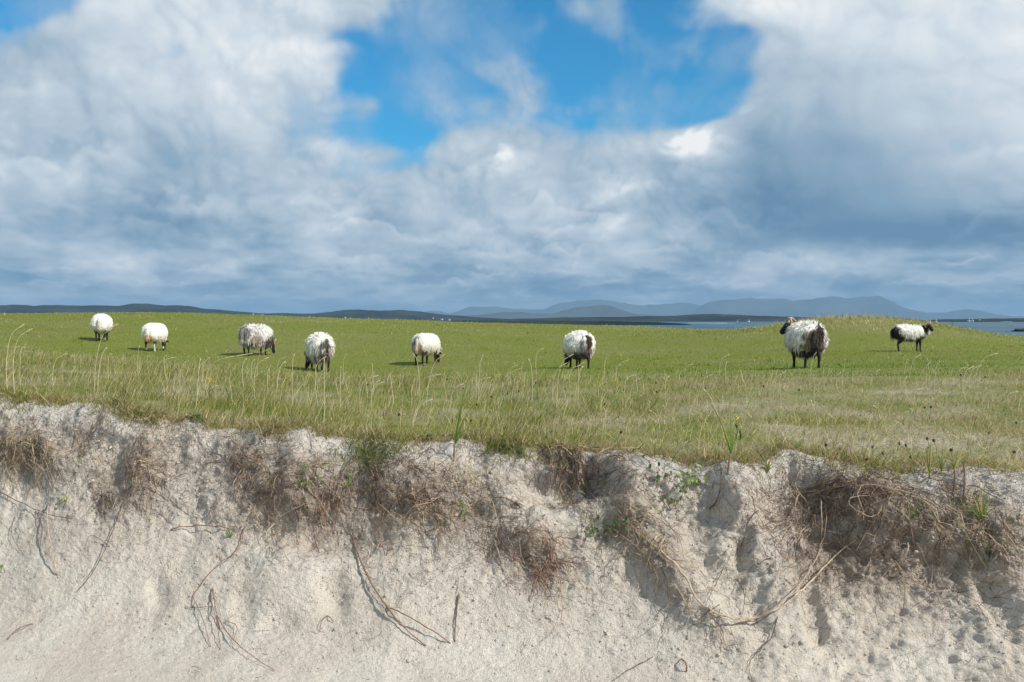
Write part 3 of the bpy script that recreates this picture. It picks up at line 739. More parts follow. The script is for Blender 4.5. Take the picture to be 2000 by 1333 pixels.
BLACK = np.array([0.016, 0.013, 0.012]); DBR = np.array([0.040, 0.026, 0.021]); WHITE = np.array([0.90, 0.87, 0.80]); CREAM = np.array([0.70, 0.62, 0.49])
GREY = np.array([0.27, 0.25, 0.24]); RUST = np.array([0.36, 0.24, 0.18]); ORANGE = np.array([0.66, 0.40, 0.20]); TAN = np.array([0.50, 0.38, 0.27])
def sheep(idx, heading, pose, turn, size, patches, basec, shag, legmarks, label, horned, ear_tag=None, stance=(0, 0, 0, 0), width=1.0, lean=0.0):
    """local frame: +x forward, +y left, z up. heading: degrees right of straight-away"""
    px, py, Y = SHEEP_PX[idx]; P = at_depth(px, py, Y); z = float(ground_z(P[0], Y))
    root = empty('sheep', (P[0], Y, z - 0.012), R(90 - heading) - math.atan2(P[0], Y), label=label, category='sheep', group='sheep grazing on the machair')
    root.scale = (size * .87, size * .94, size)
    # spine of the fleece: x, z, half width, half height
    sp = [(-.505, .535, .02, .03), (-.485, .53, .12, .13), (-.44, .525, .195, .20), (-.34, .52, .255, .242), (-.18, .515, .282, .258), (0, .51, .292, .258), (.17, .515, .278, .25), (.31, .525, .235, .225)]
    if pose == 'graze':
        sp += [(.42, .49, .18, .18), (.50, .415, .135, .14), (.555, .34, .105, .11), (.585, .285, .075, .08), (.60, .255, .02, .02)]
        neck = [(.40, .50), (.50, .41), (.575, .31)]; head = [(.585, .315, .062), (.615, .245, .074), (.648, .165, .058), (.672, .095, .047), (.682, .062, .034)]
    else:
        sp += [(.40, .555, .19, .195), (.47, .60, .145, .15), (.52, .645, .115, .12), (.555, .69, .085, .085), (.57, .705, .02, .02)]
        neck = [(.40, .57), (.48, .63), (.55, .71)]; head = [(.55, .735, .068), (.59, .725, .078), (.655, .665, .062), (.71, .61, .05), (.732, .59, .036)]
    sp = np.array(sp)
    if lean: sp[:8, 3] *= 1 - lean; sp[:8, 1] += lean * .15
    yaw = R(turn); piv = np.array([.36, .52])
    def twist(c):
        """swing neck and head sideways about the withers"""
        c = np.array(c, float); f = sst(.34, .60, c[..., 0]); a = yaw * f * 0.55
        x = c[..., 0] - piv[0]; y = c[..., 1].copy(); ca, sa = np.cos(a), np.sin(a)
        c[..., 0] = piv[0] + x * ca - y * sa; c[..., 1] = x * sa + y * ca
        return c
    hp = np.array([head[0][0], 0, head[0][1]])
    def head_turn(c):
        c = np.array(c, float); a = yaw * 0.45; x = c[..., 0] - hp[0]; y = c[..., 1].copy()
        c[..., 0] = hp[0] + x * math.cos(a) - y * math.sin(a); c[..., 1] = x * math.sin(a) + y * math.cos(a)
        return twist(c)
    # ---- body: one continuous skin over trunk, legs, neck and head
    parts = []
    lf = [(-.36, .0), (-.26, .02), (0, .0), (.26, 0), (.36, .03)]
    parts.append(tube([(-.42, 0, .52), (-.3, 0, .50), (0, 0, .47), (.25, 0, .48), (.38, 0, .53)], [.08, .17, .19, .18, .10], 14))
    for i, (sx, sy) in enumerate(((-1, 1), (-1, -1), (1, 1), (1, -1))):
        d = stance[i]
        if sx < 0:
            pts = [(-.28, sy * .10, .50), (-.25 + d * .3, sy * .125, .40), (-.30 + d * .6, sy * .125, .305), (-.365 + d * .8, sy * .12, .225), (-.352 + d * .95, sy * .12, .13), (-.345 + d, sy * .12, .055), (-.325 + d, sy * .12, .012)]
            rad = [.11, .095, .06, .034, .025, .026, .031]
        else:
            pts = [(.27, sy * .10, .46), (.275 + d * .3, sy * .11, .35), (.285 + d * .6, sy * .11, .245), (.280 + d * .8, sy * .11, .13), (.28 + d, sy * .11, .055), (.30 + d, sy * .11, .012)]
            rad = [.09, .065, .038, .025, .026, .031]
        q = smooth_line(pts, 13); parts.append(tube(q, np.interp(np.linspace(0, 1, 13), np.linspace(0, 1, len(rad)), rad), 10))
    nk = [(x, 0, z_) for x, z_ in neck]
    c, f = tube(smooth_line([(.30, 0, .50)] + nk, 9), np.linspace(.13, .066, 9), 12); parts.append((twist(c), f))
    hd = np.array([(x, 0, z_) for x, z_, r in head]); hr = [r for *_, r in head]
    c, f = tube(smooth_line(hd, 11), np.interp(np.linspace(0, 1, 11), np.linspace(0, 1, len(hr)), hr), 12)
    c[:, 1] *= 0.80
    parts.append((head_turn(c), f))
    for s_ in (1, -1):       # ears, out to the sides and a little down
        b0 = hd[0] * .55 + hd[1] * .45
        e = np.array([(b0[0], s_ * .05, b0[2] + .01), (b0[0] - .01, s_ * .10, b0[2] + .005), (b0[0] - .005, s_ * .145, b0[2] - .012), (b0[0] + .0, s_ * .165, b0[2] - .022)])
        c, f = tube(smooth_line(e, 6), [.02, .028, .030, .027, .02, .010], 8)
        parts.append((head_turn(c), f))
    co, fa, _ = merge(parts)
    me = bpy.data.meshes.new('body'); me.from_pydata([tuple(v) for v in co], [], [tuple(map(int, v)) for v in fa]); me.update()
    tmp = bpy.data.objects.new('body', me); sc.collection.objects.link(tmp)
    md = tmp.modifiers.new('r', 'REMESH'); md.mode = 'VOXEL'; md.voxel_size = 0.0125
    md2 = tmp.modifiers.new('s', 'SMOOTH'); md2.factor = 0.5; md2.iterations = 3
    dg = bpy.context.evaluated_depsgraph_get(); ev = tmp.evaluated_get(dg); m2 = bpy.data.meshes.new_from_object(ev)
    bpy.data.objects.remove(tmp); bpy.data.meshes.remove(me)
    n = len(m2.vertices); v = np.empty(n * 3, np.float32); m2.vertices.foreach_get('co', v); v = v.reshape(-1, 3)
    cols = np.tile(BLACK, (n, 1))
    for (lx, ly, z0, z1, cc) in legmarks:
        w = (sst(z0, z0 + .02, v[:, 2]) * (1 - sst(z1 - .02, z1, v[:, 2])) * (np.hypot(v[:, 0] - lx, v[:, 1] - ly) < .10))[:, None]
        w = w * np.clip(.9 + 2 * fb(v[:, 0] * 22, v[:, 1] * 22, v[:, 2] * 22, 2), 0, 1)[:, None]
        cols = cols * (1 - w) + np.array(cc) * w
    cols[v[:, 2] < .03] = (.03, .025, .02)
    a = m2.attributes.new('Col', 'FLOAT_COLOR', 'POINT'); c4 = np.ones((n, 4), np.float32); c4[:, :3] = cols; a.data.foreach_set('color', c4.ravel())
    m2.polygons.foreach_set('use_smooth', np.ones(len(m2.polygons), bool)); m2.materials.clear(); m2.materials.append(M_FUR); m2.name = 'body'
    link(bpy.data.objects.new('body', m2), root)
    # ---- fleece: rings along the spine
    ns, na = 64, 44
    sd = np.interp(np.linspace(0, 1, len(sp)), np.linspace(0, 1, len(sp)), np.arange(len(sp)))
    cur = smooth_line(np.c_[sp, np.zeros(len(sp))][:, :4], ns)
    ctr = np.stack([cur[:, 0], np.zeros(ns), cur[:, 1]], 1); hw = np.maximum(cur[:, 2], .012) * width; hh = np.maximum(cur[:, 3], .012)
    tan = np.gradient(ctr, axis=0); tan[:5] = (1, 0, 0); tan /= np.linalg.norm(tan, axis=1, keepdims=True)
    nv = np.stack([-tan[:, 2], np.zeros(ns), tan[:, 0]], 1)
    th = np.linspace(0, 2 * np.pi, na, endpoint=False)
    sx_ = np.sign(np.cos(th)) * np.abs(np.cos(th)) ** .9; sz_ = np.sin(th)
    S = ctr[:, None] + nv[:, None] * (hh[:, None] * sz_[None])[..., None] + np.array([0, 1., 0]) * (hw[:, None] * sx_[None])[..., None]
    seed = idx * 3.7 + 1
    def surf_noise(q):
        return (0.014 + .030 * shag) * fb(q[..., 0] * 6 + seed, q[..., 1] * 6, q[..., 2] * 6, 3, .55) + .006 * fb(q[..., 0] * 22, q[..., 1] * 22 + seed, q[..., 2] * 9, 2)
    nr = S - ctr[:, None]; nr /= np.linalg.norm(nr, axis=2, keepdims=True) + 1e-9
    dsp = surf_noise(S); low = sst(.42, .26, S[..., 2]) * (S[..., 0] < .42)
    S = S + nr * dsp[..., None]; S[..., 2] -= low * .03 * np.abs(fb(S[..., 0] * 14 + seed, S[..., 1] * 14, 0, 2)) * 2 * shag
    # rump: two hams with a cleft where the tail hangs
    rump = sst(-.36, -.50, S[..., 0]); S[..., 0] += rump * .03 * np.exp(-(S[..., 1] / .05) ** 2) * sst(.66, .5, S[..., 2])
    def wool_col(q):
        c = np.tile(np.array(basec), q.shape[:-1] + (1,)); nz = fb(q[..., 0] * 9 + seed, q[..., 1] * 9, q[..., 2] * 9, 4, .6); nf = fb(q[..., 0] * 40, q[..., 1] * 40, q[..., 2] * 25 + seed, 2)
        dirty = np.clip(sst(.48, .28, q[..., 2]) * .55 + nz * .20 - .02, 0, .65)[..., None]
        c = c * (1 - dirty) + np.array([.52, .43, .33]) * dirty * (basec[0] / .82) + 0
        for (cx, cy, cz, rx, ry, rz, cc, st) in patches:
            d = np.sqrt(((q[..., 0] - cx) / rx) ** 2 + ((q[..., 1] - cy) / ry) ** 2 + ((q[..., 2] - cz) / rz) ** 2)
            w = (sst(1.25, .75, d + .55 * nz + .35 * nf) * st)[..., None]
            c = c * (1 - w) + np.array(cc) * w
        return c * (1 + .16 * nf[..., None])
    C = wool_col(S)
    Sw = twist(S)
    idg = np.arange(ns * na).reshape(ns, na); nx = np.roll(idg, -1, 1)
    fq = np.stack([idg[:-1], nx[:-1], nx[1:], idg[1:]], -1).reshape(-1, 4)
    fq = np.concatenate([fq[:, [0, 2, 1]], fq[:, [0, 3, 2]]])
    # locks of wool standing off the fleece
    nl = int(300 + 3600 * shag); wgt = (hw * np.gradient(np.cumsum(np.r_[0, np.linalg.norm(np.diff(ctr, axis=0), axis=1)])) + 1e-4); wgt[:3] *= 2
    ri = rng.choice(ns - 1, nl, p=wgt[:-1] / wgt[:-1].sum()); ai = rng.integers(0, na, nl); fr = rng.random((nl, 1)); fr2 = rng.random((nl, 1))
    q = (S[ri, ai] * (1 - fr) + S[ri + 1, ai] * fr) * (1 - fr2) + (S[ri, (ai + 1) % na] * (1 - fr) + S[ri + 1, (ai + 1) % na] * fr) * fr2
    nn = nr[ri, ai] * .42 + rng.normal(size=(nl, 3)) * .24; nn[:, 2] -= .62 * sst(.80, .60, q[:, 2]) + .35 * shag * sst(.7, .4, q[:, 2]); nn /= np.linalg.norm(nn, axis=1, keepdims=True)
    ln = rnd(.5, 1.3, nl) * (.020 + .060 * shag)
    tip = q + nn * ln[:, None]; tip[:, 2] -= ln * .3; mid = q + nn * ln[:, None] * .55
    sd_ = np.cross(nn, rng.normal(size=(nl, 3))); sd_ /= np.linalg.norm(sd_, axis=1, keepdims=True); wd = rnd(.005, .010, nl)[:, None]
    L = np.stack([q - sd_ * wd - nn * .012, q + sd_ * wd - nn * .012, mid + sd_ * wd * .7, mid - sd_ * wd * .7, tip], 1)
    lc = np.repeat(wool_col(q)[:, None] * rnd(.94, 1.06, (nl, 1, 1)), 5, 1).reshape(-1, 3)
    lf_ = (np.arange(nl)[:, None, None] * 5 + np.array([(0, 1, 2), (0, 2, 3), (3, 2, 4)])[None]).reshape(-1, 3)
    co, fa, cl = merge([(Sw.reshape(-1, 3), fq, C.reshape(-1, 3)), (twist(L.reshape(-1, 3)), lf_, lc)])
    mesh_np('fleece', co, fa, M_WOOL, np.clip(cl, 0, .92), parent=root)
    # ---- tail
    tp = smooth_line([(-.47, 0, .66), (-.525, 0, .60), (-.535, 0, .50), (-.53, 0, .40), (-.515, 0, .335)], 14)
    c, f = tube(tp, np.interp(np.linspace(0, 1, 14), [0, .2, .6, .9, 1], [.035, .05, .052, .04, .012]), 10)
    c = c + .012 * np.stack([fb(c[:, 0] * 18, c[:, 1] * 18, c[:, 2] * 18 + seed, 2)] * 3, 1)
    nl = 260; k = rng.integers(0, len(c) - 2, nl); q = c[k]; dd = q - tp[np.clip(k // 10, 0, 13)]; dd[:, 2] -= .05; dd /= np.linalg.norm(dd, axis=1, keepdims=True)
    ln = rnd(.02, .05, nl)[:, None]; sd_ = np.cross(dd, rng.normal(size=(nl, 3))); sd_ /= np.linalg.norm(sd_, axis=1, keepdims=True)
    L = np.stack([q - sd_ * .01, q + sd_ * .01, q + dd * ln - np.array([0, 0, .01])], 1).reshape(-1, 3)
    co, fa, cl = merge([(c, f, wool_col(c)), (L, np.arange(nl * 3).reshape(-1, 3), np.repeat(wool_col(q), 3, 0))])
    mesh_np('tail', co, fa, M_WOOL, np.clip(cl, 0, .85), parent=root)
    # ---- horns and eyes
    b0 = hd[0] * .75 + hd[1] * .25
    fwd = hd[-1] - hd[0]; fwd /= np.linalg.norm(fwd); upv = np.array([-fwd[2], 0, fwd[0]]); upv *= np.sign(upv[2] + 1e-6) if pose != 'graze' else 1
    if pose == 'graze': upv = np.array([abs(fwd[2]), 0, abs(fwd[0])])
    for s_ in (1, -1):
        if horned:
            pts = [b0 + upv * .05 + np.array([0, s_ * .03, 0]), b0 + upv * .10 - fwd * .03 + np.array([0, s_ * .06, 0]), b0 + upv * .085 - fwd * .085 + np.array([0, s_ * .11, 0]),
                   b0 + upv * .015 - fwd * .085 + np.array([0, s_ * .15, 0]), b0 - upv * .035 - fwd * .02 + np.array([0, s_ * .165, 0]), b0 - upv * .025 + fwd * .055 + np.array([0, s_ * .165, 0])]
            c, f = tube(smooth_line(pts, 20), np.linspace(.027, .009, 20) * (1 + .08 * np.sin(np.arange(20) * 2.4)), 8)
            mesh_np('horn', head_turn(c), f, M_HORN, parent=root)
        e0 = hd[1] * .85 + hd[2] * .15 + np.array([0, s_ * .056, 0]) + upv * .02
        c, f = tube([e0 - np.array([0, s_ * .012, 0]), e0, e0 + np.array([0, s_ * .009, 0])], [.010, .015, .007], 8)
        mesh_np('eye', head_turn(c), f, M_EYE, parent=root)
    if ear_tag:
        e = np.array([b0[0] + .0, ear_tag * .135, b0[2] - .005]); c, f = tube([e + [0, -.006, .028], e + [0.006, 0, .01], e + [.008, .004, -.01], e + [.006, .004, -.024]], [.010, .016, .016, .009], 6)
        c[:, 0] = e[0] + .022 + (c[:, 0] - e[0]) * .35
        mesh_np('ear_tag', head_turn(c), f, plain('orange_tag', (0.75, 0.28, 0.03), .4, .1), parent=root)
    return root
RUMP = lambda y, z, ry, rz, c, st=1.0: (-.50, y, z, .30, ry, rz, c, st)
LEGW = (.7, .68, .62)
sheep(0, 7, 'graze', 0, .965, [RUMP(-.0, .42, .07, .16, CREAM, .6), RUMP(.05, .55, .012, .16, TAN, .5)], WHITE, .25, [(-.35, -.12, .03, .13, (.35, .33, .3))],
      'white sheep with cream rump grazing highest on the slope, far left of the flock', False, stance=(.03, -.02, 0, .05))
sheep(1, 24, 'graze', 0, .955, [RUMP(.0, .36, .14, .13, ORANGE, .85), RUMP(.0, .56, .012, .12, TAN, .5), (.35, -.2, .30, .2, .2, .10, TAN, .6)], WHITE, .2, [(-.345, -.12, .02, .24, LEGW), (-.345, .12, .06, .14, (.5, .5, .46)), (.29, -.11, .08, .16, LEGW), (.29, .11, .05, .1, LEGW)],
      'white sheep with orange-stained rump and white-marked legs, second from the left', False, stance=(.02, .02, -.03, .04))
sheep(2, 46, 'graze', -6, .985, [RUMP(.0, .56, .20, .22, GREY * .5, .85), (-.25, -.27, .40, .20, .16, .16, RUST * 1.1, .8), (.30, -.2, .36, .2, .25, .13, DBR, .9), (.52, 0, .40, .14, .25, .2, DBR * 1.7, .85), (-.2, -.2, .62, .2, .2, .12, GREY * 1.9, .4), (-.3, -.26, .33, .06, .1, .12, CREAM, .9)], np.array([.78, .76, .73]), .8, [],
      'grey and white shaggy sheep with dark neck, grazing in side view facing right', True, ear_tag=-1, stance=(.04, -.05, .03, -.03))
sheep(3, -12, 'graze', 46, .985, [RUMP(-.05, .55, .10, .15, DBR, .95), RUMP(-.03, .33, .12, .14, DBR, .8), RUMP(.12, .42, .08, .14, GREY, .6), (-.4, -.22, .34, .2, .12, .12, RUST, .7), (.3, .15, .34, .25, .2, .10, BLACK * 2, .9)], WHITE * 1.0, 1.0, [],
      'shaggy white sheep with brown tail patch and black head down, nearest of the left group', True, stance=(.02, -.02, .02, 0), width=.86)
sheep(4, 30, 'graze', -4, .96, [RUMP(.02, .57, .055, .15, DBR * 2, .9), RUMP(.13, .42, .05, .18, DBR * 3, .7), RUMP(-.03, .38, .09, .14, TAN * 1.1, .8), RUMP(-.12, .36, .035, .12, DBR * 3, .7), (.30, -.2, .32, .16, .2, .09, DBR * 2, .7), (-.2, -.28, .36, .18, .1, .12, CREAM * .95, .6)], np.array([.80, .77, .69]), .2, [],
      'smooth cream-white sheep with brown tail stripe, grazing at the middle of the pasture', True, stance=(.03, -.05, -.03, .03))
sheep(5, -16, 'graze', 34, .995, [RUMP(-.10, .56, .10, .17, DBR, 1.), RUMP(-.06, .36, .12, .15, DBR, .9), RUMP(.10, .46, .10, .16, GREY * 1.3, .7), RUMP(-.2, .36, .07, .12, TAN, .6), (-.30, .1, .30, .3, .2, .07, BLACK * 2, .8), (.28, .12, .34, .25, .2, .11, BLACK * 1.5, .95), (.1, 0, .27, .5, .2, .05, BLACK * 2, .8), RUMP(.04, .70, .02, .06, GREY * .6, .7)], WHITE, .55, [],
      'white sheep with large dark brown rump, grazing with head down right of centre', True, stance=(.05, -.03, .0, .04), width=1.04)
sheep(6, -20, 'alert', 62, .94, [RUMP(.0, .44, .20, .15, DBR * 2.2, .75), RUMP(-.09, .58, .12, .18, DBR * .8, 1.), RUMP(.08, .52, .12, .13, DBR * 2.2, .8), RUMP(-.03, .34, .15, .13, BLACK * 1.5, .9), RUMP(-.17, .38, .07, .10, DBR * 3, .55), RUMP(.11, .37, .07, .10, TAN * .55, .6), (.1, .1, .28, .6, .25, .06, BLACK, .9), (.32, .2, .42, .16, .2, .22, BLACK * 1.4, .8), (-.1, .28, .50, .03, .06, .12, GREY * .8, .6), (.50, 0, .70, .14, .2, .16, BLACK * 1.6, .95)], WHITE * .97, .75, [(.28, -.11, .02, .10, (.2, .2, .18))],
      'large shaggy black-faced sheep with head up and curved pale horns, looking left', True, stance=(.0, -.01, .02, .04), width=1.03)
sheep(7, 72, 'alert', -52, .93, [(-.50, 0, .53, .17, .35, .20, BLACK * 1.4, 1.), (-.42, -.2, .42, .12, .25, .16, BLACK * 1.5, .95), (-.25, -.25, .36, .07, .14, .15, TAN * .95, .9), (.47, 0, .66, .11, .3, .20, BLACK * 1.2, 1.), (.40, -.12, .36, .13, .2, .08, DBR * 3, .7), (.05, 0, .26, .5, .3, .055, BLACK, .95), (.26, -.15, .33, .12, .2, .10, BLACK, .95)], WHITE * 1.02, .45, [],
      'black and white horned sheep standing sideways by the grassy mound, face towards the viewer', True, stance=(.06, -.04, -.01, .02), width=.84, lean=.17)

# ------------------------------------------------------------------ grass
def lat_sample(n, lo, hi, pw_, umax=.66):
    """points spread over the view sector and a little beyond, denser near the camera; lo/hi: distance behind the lip"""
    u = rnd(-umax, umax, n); t = rng.random(n) ** pw_
    X0 = u * 5.6; r = lo + (hi - lo) * t
    for _ in range(3): X0 = u * (lip_y(X0) + r)
    return X0, lip_y(X0) + r, r
G1 = np.array([0.085, 0.15, 0.012]); G2 = np.array([0.20, 0.26, 0.028]); G3 = np.array([0.37, 0.345, 0.065]); S1 = np.array([0.42, 0.33, 0.16]); S2 = np.array([0.60, 0.50, 0.29]); B1 = np.array([0.30, 0.20, 0.12])
def palette(n, straw, brown=0.05):
    """per-blade colour: straw (n,) = share of dead leaves"""
    q = rng.random(n); c = np.where((rng.random(n) < .45)[:, None], G2, G1); c = np.where((rng.random(n) < .25)[:, None], G3, c)
    d = np.where((rng.random(n) < .5)[:, None], S1, S2); d = np.where((rng.random(n) < brown)[:, None], B1, d)
    c = np.where((q < straw)[:, None], d, c)
    return c * rnd(.62, 1.3, (n, 1))
def near_grass():
    out = []
    # meadow behind the lip
    n = 150000; X, Y, r = lat_sample(n, .0, 9.2, 1.5)
    pat = fb(X * .8, Y * .5, 2.2, 4); right = sst(-.2, 2.2, X / np.maximum(Y, 1) * 5.4)
    clump = fb(X * 2.6, Y * 1.8, 5.5, 3)
    dens = np.clip(.86 - .50 * right * np.exp(-(r / 3.4) ** 2) + pat * (.35 + 1.1 * right) + clump * .5, .10, 1) * (1 - .55 * sst(7.0, 9.2, r))
    k = rng.random(n) < dens; X, Y, r, pat, right, clump = X[k], Y[k], r[k], pat[k], right[k], clump[k]; n = len(X)
    Z = ground_z(X, Y)
    straw = np.clip(.40 + .42 * right - .5 * clump * (1 - .5 * right) + .45 * fb(X * .55, Y * .55, 6.1, 3) + .30 * sst(3.0, 6.5, r) * (1 - sst(8.0, 9.5, r)) + .35 * np.exp(-r / .15), .08, .93)
    h = (.025 + .13 * rng.random(n) ** 1.9) * (.98 - .40 * right) * (.7 + .3 * sst(.1, .9, r)) * (1 + .5 * np.clip(pat, -.5, .8) + .9 * np.clip(clump, -.4, .8)) * (1 - .45 * sst(6.5, 9.2, r))
    w = rnd(.0024, .0060, n) * (1 + .08 * r)
    cb = palette(n, straw); ct = cb * .72 + np.array([.45, .40, .22]) * .28
    out.append(blades(np.stack([X, Y, Z - .01], 1), h, w, rng.normal(-.1, 1.5, n), rnd(.05, .55, n), rnd(.05, .7, n), cb * .9, ct, 3))
    # longer straw culms
    n = 4200; X, Y, r = lat_sample(n, .05, 9.4, 1.25); Z = ground_z(X, Y)
    h = rnd(.09, .26, n) * (1 - .3 * sst(6, 9, r)) * (1 - .3 * sst(0, 2.5, X)); cb = np.where((rng.random(n) < .78)[:, None], S2, G3) * rnd(.8, 1.25, (n, 1))
    out.append(blades(np.stack([X, Y, Z], 1), h, rnd(.0022, .0034, n) * (1 + .10 * r), rng.normal(0, .9, n), rnd(.0, .35, n), rnd(.0, .6, n), cb, cb * 1.1, 4))
    # dead leaves lying flat between the tufts
    n = 30000; X, Y, r = lat_sample(n, .0, 6.5, 1.5); k = rng.random(n) < .35 + .65 * sst(-.5, 1.5, X); X, Y, r = X[k], Y[k], r[k]; n = len(X)
    cb = palette(n, np.full(n, .8), .30)
    out.append(blades(np.stack([X, Y, ground_z(X, Y) + rnd(0, .02, n)], 1), rnd(.03, .09, n), rnd(.0025, .005, n) * (1 + .06 * r), rnd(0, 6.28, n), rnd(.75, .98, n), rnd(0, .1, n), cb, cb, 2))
    # tufts and leaves right at the edge, leaning out over the sand
    n = 26000; X = rnd(-4.7, 3.5, n); cl_ = fb(X * 2.4, 6.6, 1.0, 3); k = rng.random(n) < np.clip(.42 + 1.5 * cl_, .06, 1); X, cl_ = X[k], cl_[k]; n = len(X)
    s0 = rng.normal(.0, .09, n) + .10 * np.clip(cl_, 0, .6) * rng.random(n); Y = lip_y(X) - s0; on = s0 > 0
    P0 = np.stack([X, Y, ground_z(X, Y)], 1); P0[on] = bank_pt(X[on], s0[on])
    kk = rng.random(n) < 1 - .62 * sst(.4, 2.2, X); X, cl_, P0 = X[kk], cl_[kk], P0[kk]; n = len(X)
    cb = palette(n, np.clip(.52 + .25 * sst(-.5, 2, X) - .6 * fb(X * 1.1, 1.6, 3.0, 2), .2, .9), .22)
    out.append(blades(P0, rnd(.03, .13, n) * (1 + .8 * np.clip(cl_, -.3, .6)), rnd(.0022, .005, n), rng.normal(-1.2, 1.4, n), rnd(.15, .8, n), rnd(.1, .8, n), cb, cb * 1.05, 3, droop=.35))
    # matted dead leaves hanging over the lip
    n = 12000; X = rnd(-4.6, 3.4, n); X = X[rng.random(n) < np.clip(.30 + 1.6 * fb(X * 3.1, 4.4, 0, 3), .05, 1)]; n = len(X); r = rnd(-.06, .20, n); Y = lip_y(X) + r; Z = ground_z(X, Y)
    P0 = np.stack([X, Y, Z], 1); on = r < 0.02
    P0[on] = bank_pt(X[on], np.maximum(.02 - r[on], 0))
    cb = palette(n, np.full(n, .72), .35)
    out.append(blades(P0, rnd(.05, .16, n), rnd(.002, .0042, n), rng.normal(-1.3, 1.3, n), rnd(.3, .8, n), rnd(.1, .8, n), cb, cb * 1.05, 4, droop=.5))
    co, fa, cl = merge(out)
    return tag(mesh_np('meadow_grass', co, fa, M_GRASS, np.clip(cl, 0, .8), smooth=False), label='long green and straw-coloured grass along the top of the bank', category='grass', kind='stuff')
near_grass()
def turf():
    n = 190000; u = rnd(-.64, .64, n); Y = 12.0 + 41 * rng.random(n) ** 1.55; X = u * Y
    Z = ground_z(X, Y)
    patch = fb(X * .25, Y * .25, 1.0, 4); dunes = np.exp(-((X / Y - .345) / .10) ** 2) * sst(30, 39, Y)
    straw = np.clip(.06 - .10 * sst(24, 15, Y) + .95 * np.clip(patch + .05, 0, 1) + .25 * sst(33, 47, Y) + .75 * dunes, .03, .85)
    h = rnd(.022, .055, n) * (1 + .012 * (Y - 12)) * (1 + 1.3 * (rng.random(n) < .04)) * (1 + 2.4 * dunes)
    w = rnd(.006, .012, n) * (1 + .035 * (Y - 12))
    tone = 1.10 * (1 + .42 * fb(X * .6, Y * .45, 7.0, 4) + .40 * fb(X * .16, Y * .12, 9.0, 2) + .22 * fb(X * 2.2, Y * 1.6, 3.0, 2))[:, None]
    cb = palette(n, straw, .02) * tone; cb = cb * (1 + (np.array([-.16, .06, -.05]) * sst(26, 15, Y)[:, None]))
    co, fa, cl = blades(np.stack([X, Y, Z - .008], 1), h, w, rnd(0, 6.28, n), rnd(.1, .6, n), rnd(.1, .6, n), cb, cb * 1.08, 2)
    # rougher tussocks the sheep leave standing
    nc = 420; uc = rnd(-.62, .62, nc); yc = 13 + 33 * rng.random(nc) ** 1.3; k = rng.integers(0, nc, 5200); sp_r = rnd(.05, .28, nc)[k]
    X = uc[k] * yc[k] + rng.normal(size=5200) * sp_r; Y = yc[k] + rng.normal(size=5200) * sp_r; q = rng.random(nc)[k]
    cb = np.where((q < .45)[:, None], G1 * 1.1, np.where((q < .75)[:, None], S1 * .9, G3 * .9)) * rnd(.7, 1.2, (5200, 1))
    t2 = blades(np.stack([X, Y, ground_z(X, Y) - .008], 1), rnd(.05, .12, 5200), rnd(.007, .013, 5200) * (1 + .03 * (Y - 12)), rnd(0, 6.28, 5200), rnd(.1, .5, 5200), rnd(.1, .6, 5200), cb, cb * 1.1, 2)
    co, fa, cl = merge([(co, fa, cl), t2])
    return tag(mesh_np('pasture_grass', co, fa, M_GRASS, np.clip(cl, 0, .8), smooth=False), label='short grazed green turf on the pasture', category='grass', kind='stuff')
turf()

# ------------------------------------------------------------------ root mats and roots on the bank
K5 = 5.1 / F
def fibre_lines(X0, s0, ln, ang, off0, off1, k=7, wig=.35, droop=.0):
    """curved fibres creeping over the bank: (n,k,3). ang measured in the (X, s) plane, s pointing down the slope"""
    n = len(X0); t = np.linspace(0, 1, k)
    a = ang[:, None] + wig * np.cumsum(rng.normal(size=(n, k)), 1) / math.sqrt(k) * 1.6
    a = a + droop * (np.pi / 2 - a) * t
    st = (ln / (k - 1))[:, None]
    X = X0[:, None] + np.cumsum(np.cos(a) * st, 1) - np.cos(a[:, :1]) * st; S = s0[:, None] + np.cumsum(np.sin(a) * st, 1) - np.sin(a[:, :1]) * st
    S = np.clip(S, -.04, ARC - .02)
    off = off0[:, None] + (off1 - off0)[:, None] * t + .006 * rng.normal(size=(n, k))
    return bank_pt(X, S, np.maximum(off, .0015))
MAT_C = {'brown': (np.array([.15, .10, .075]), np.array([.42, .31, .23])), 'red': (np.array([.22, .125, .09]), np.array([.38, .24, .17])), 'tan': (np.array([.34, .26, .16]), np.array([.50, .40, .26])),
         'straw': (np.array([.42, .32, .19]), np.array([.60, .48, .30])), 'green': (np.array([.10, .14, .035]), np.array([.26, .27, .09])), 'dark': (np.array([.10, .07, .055]), np.array([.22, .15, .11]))}
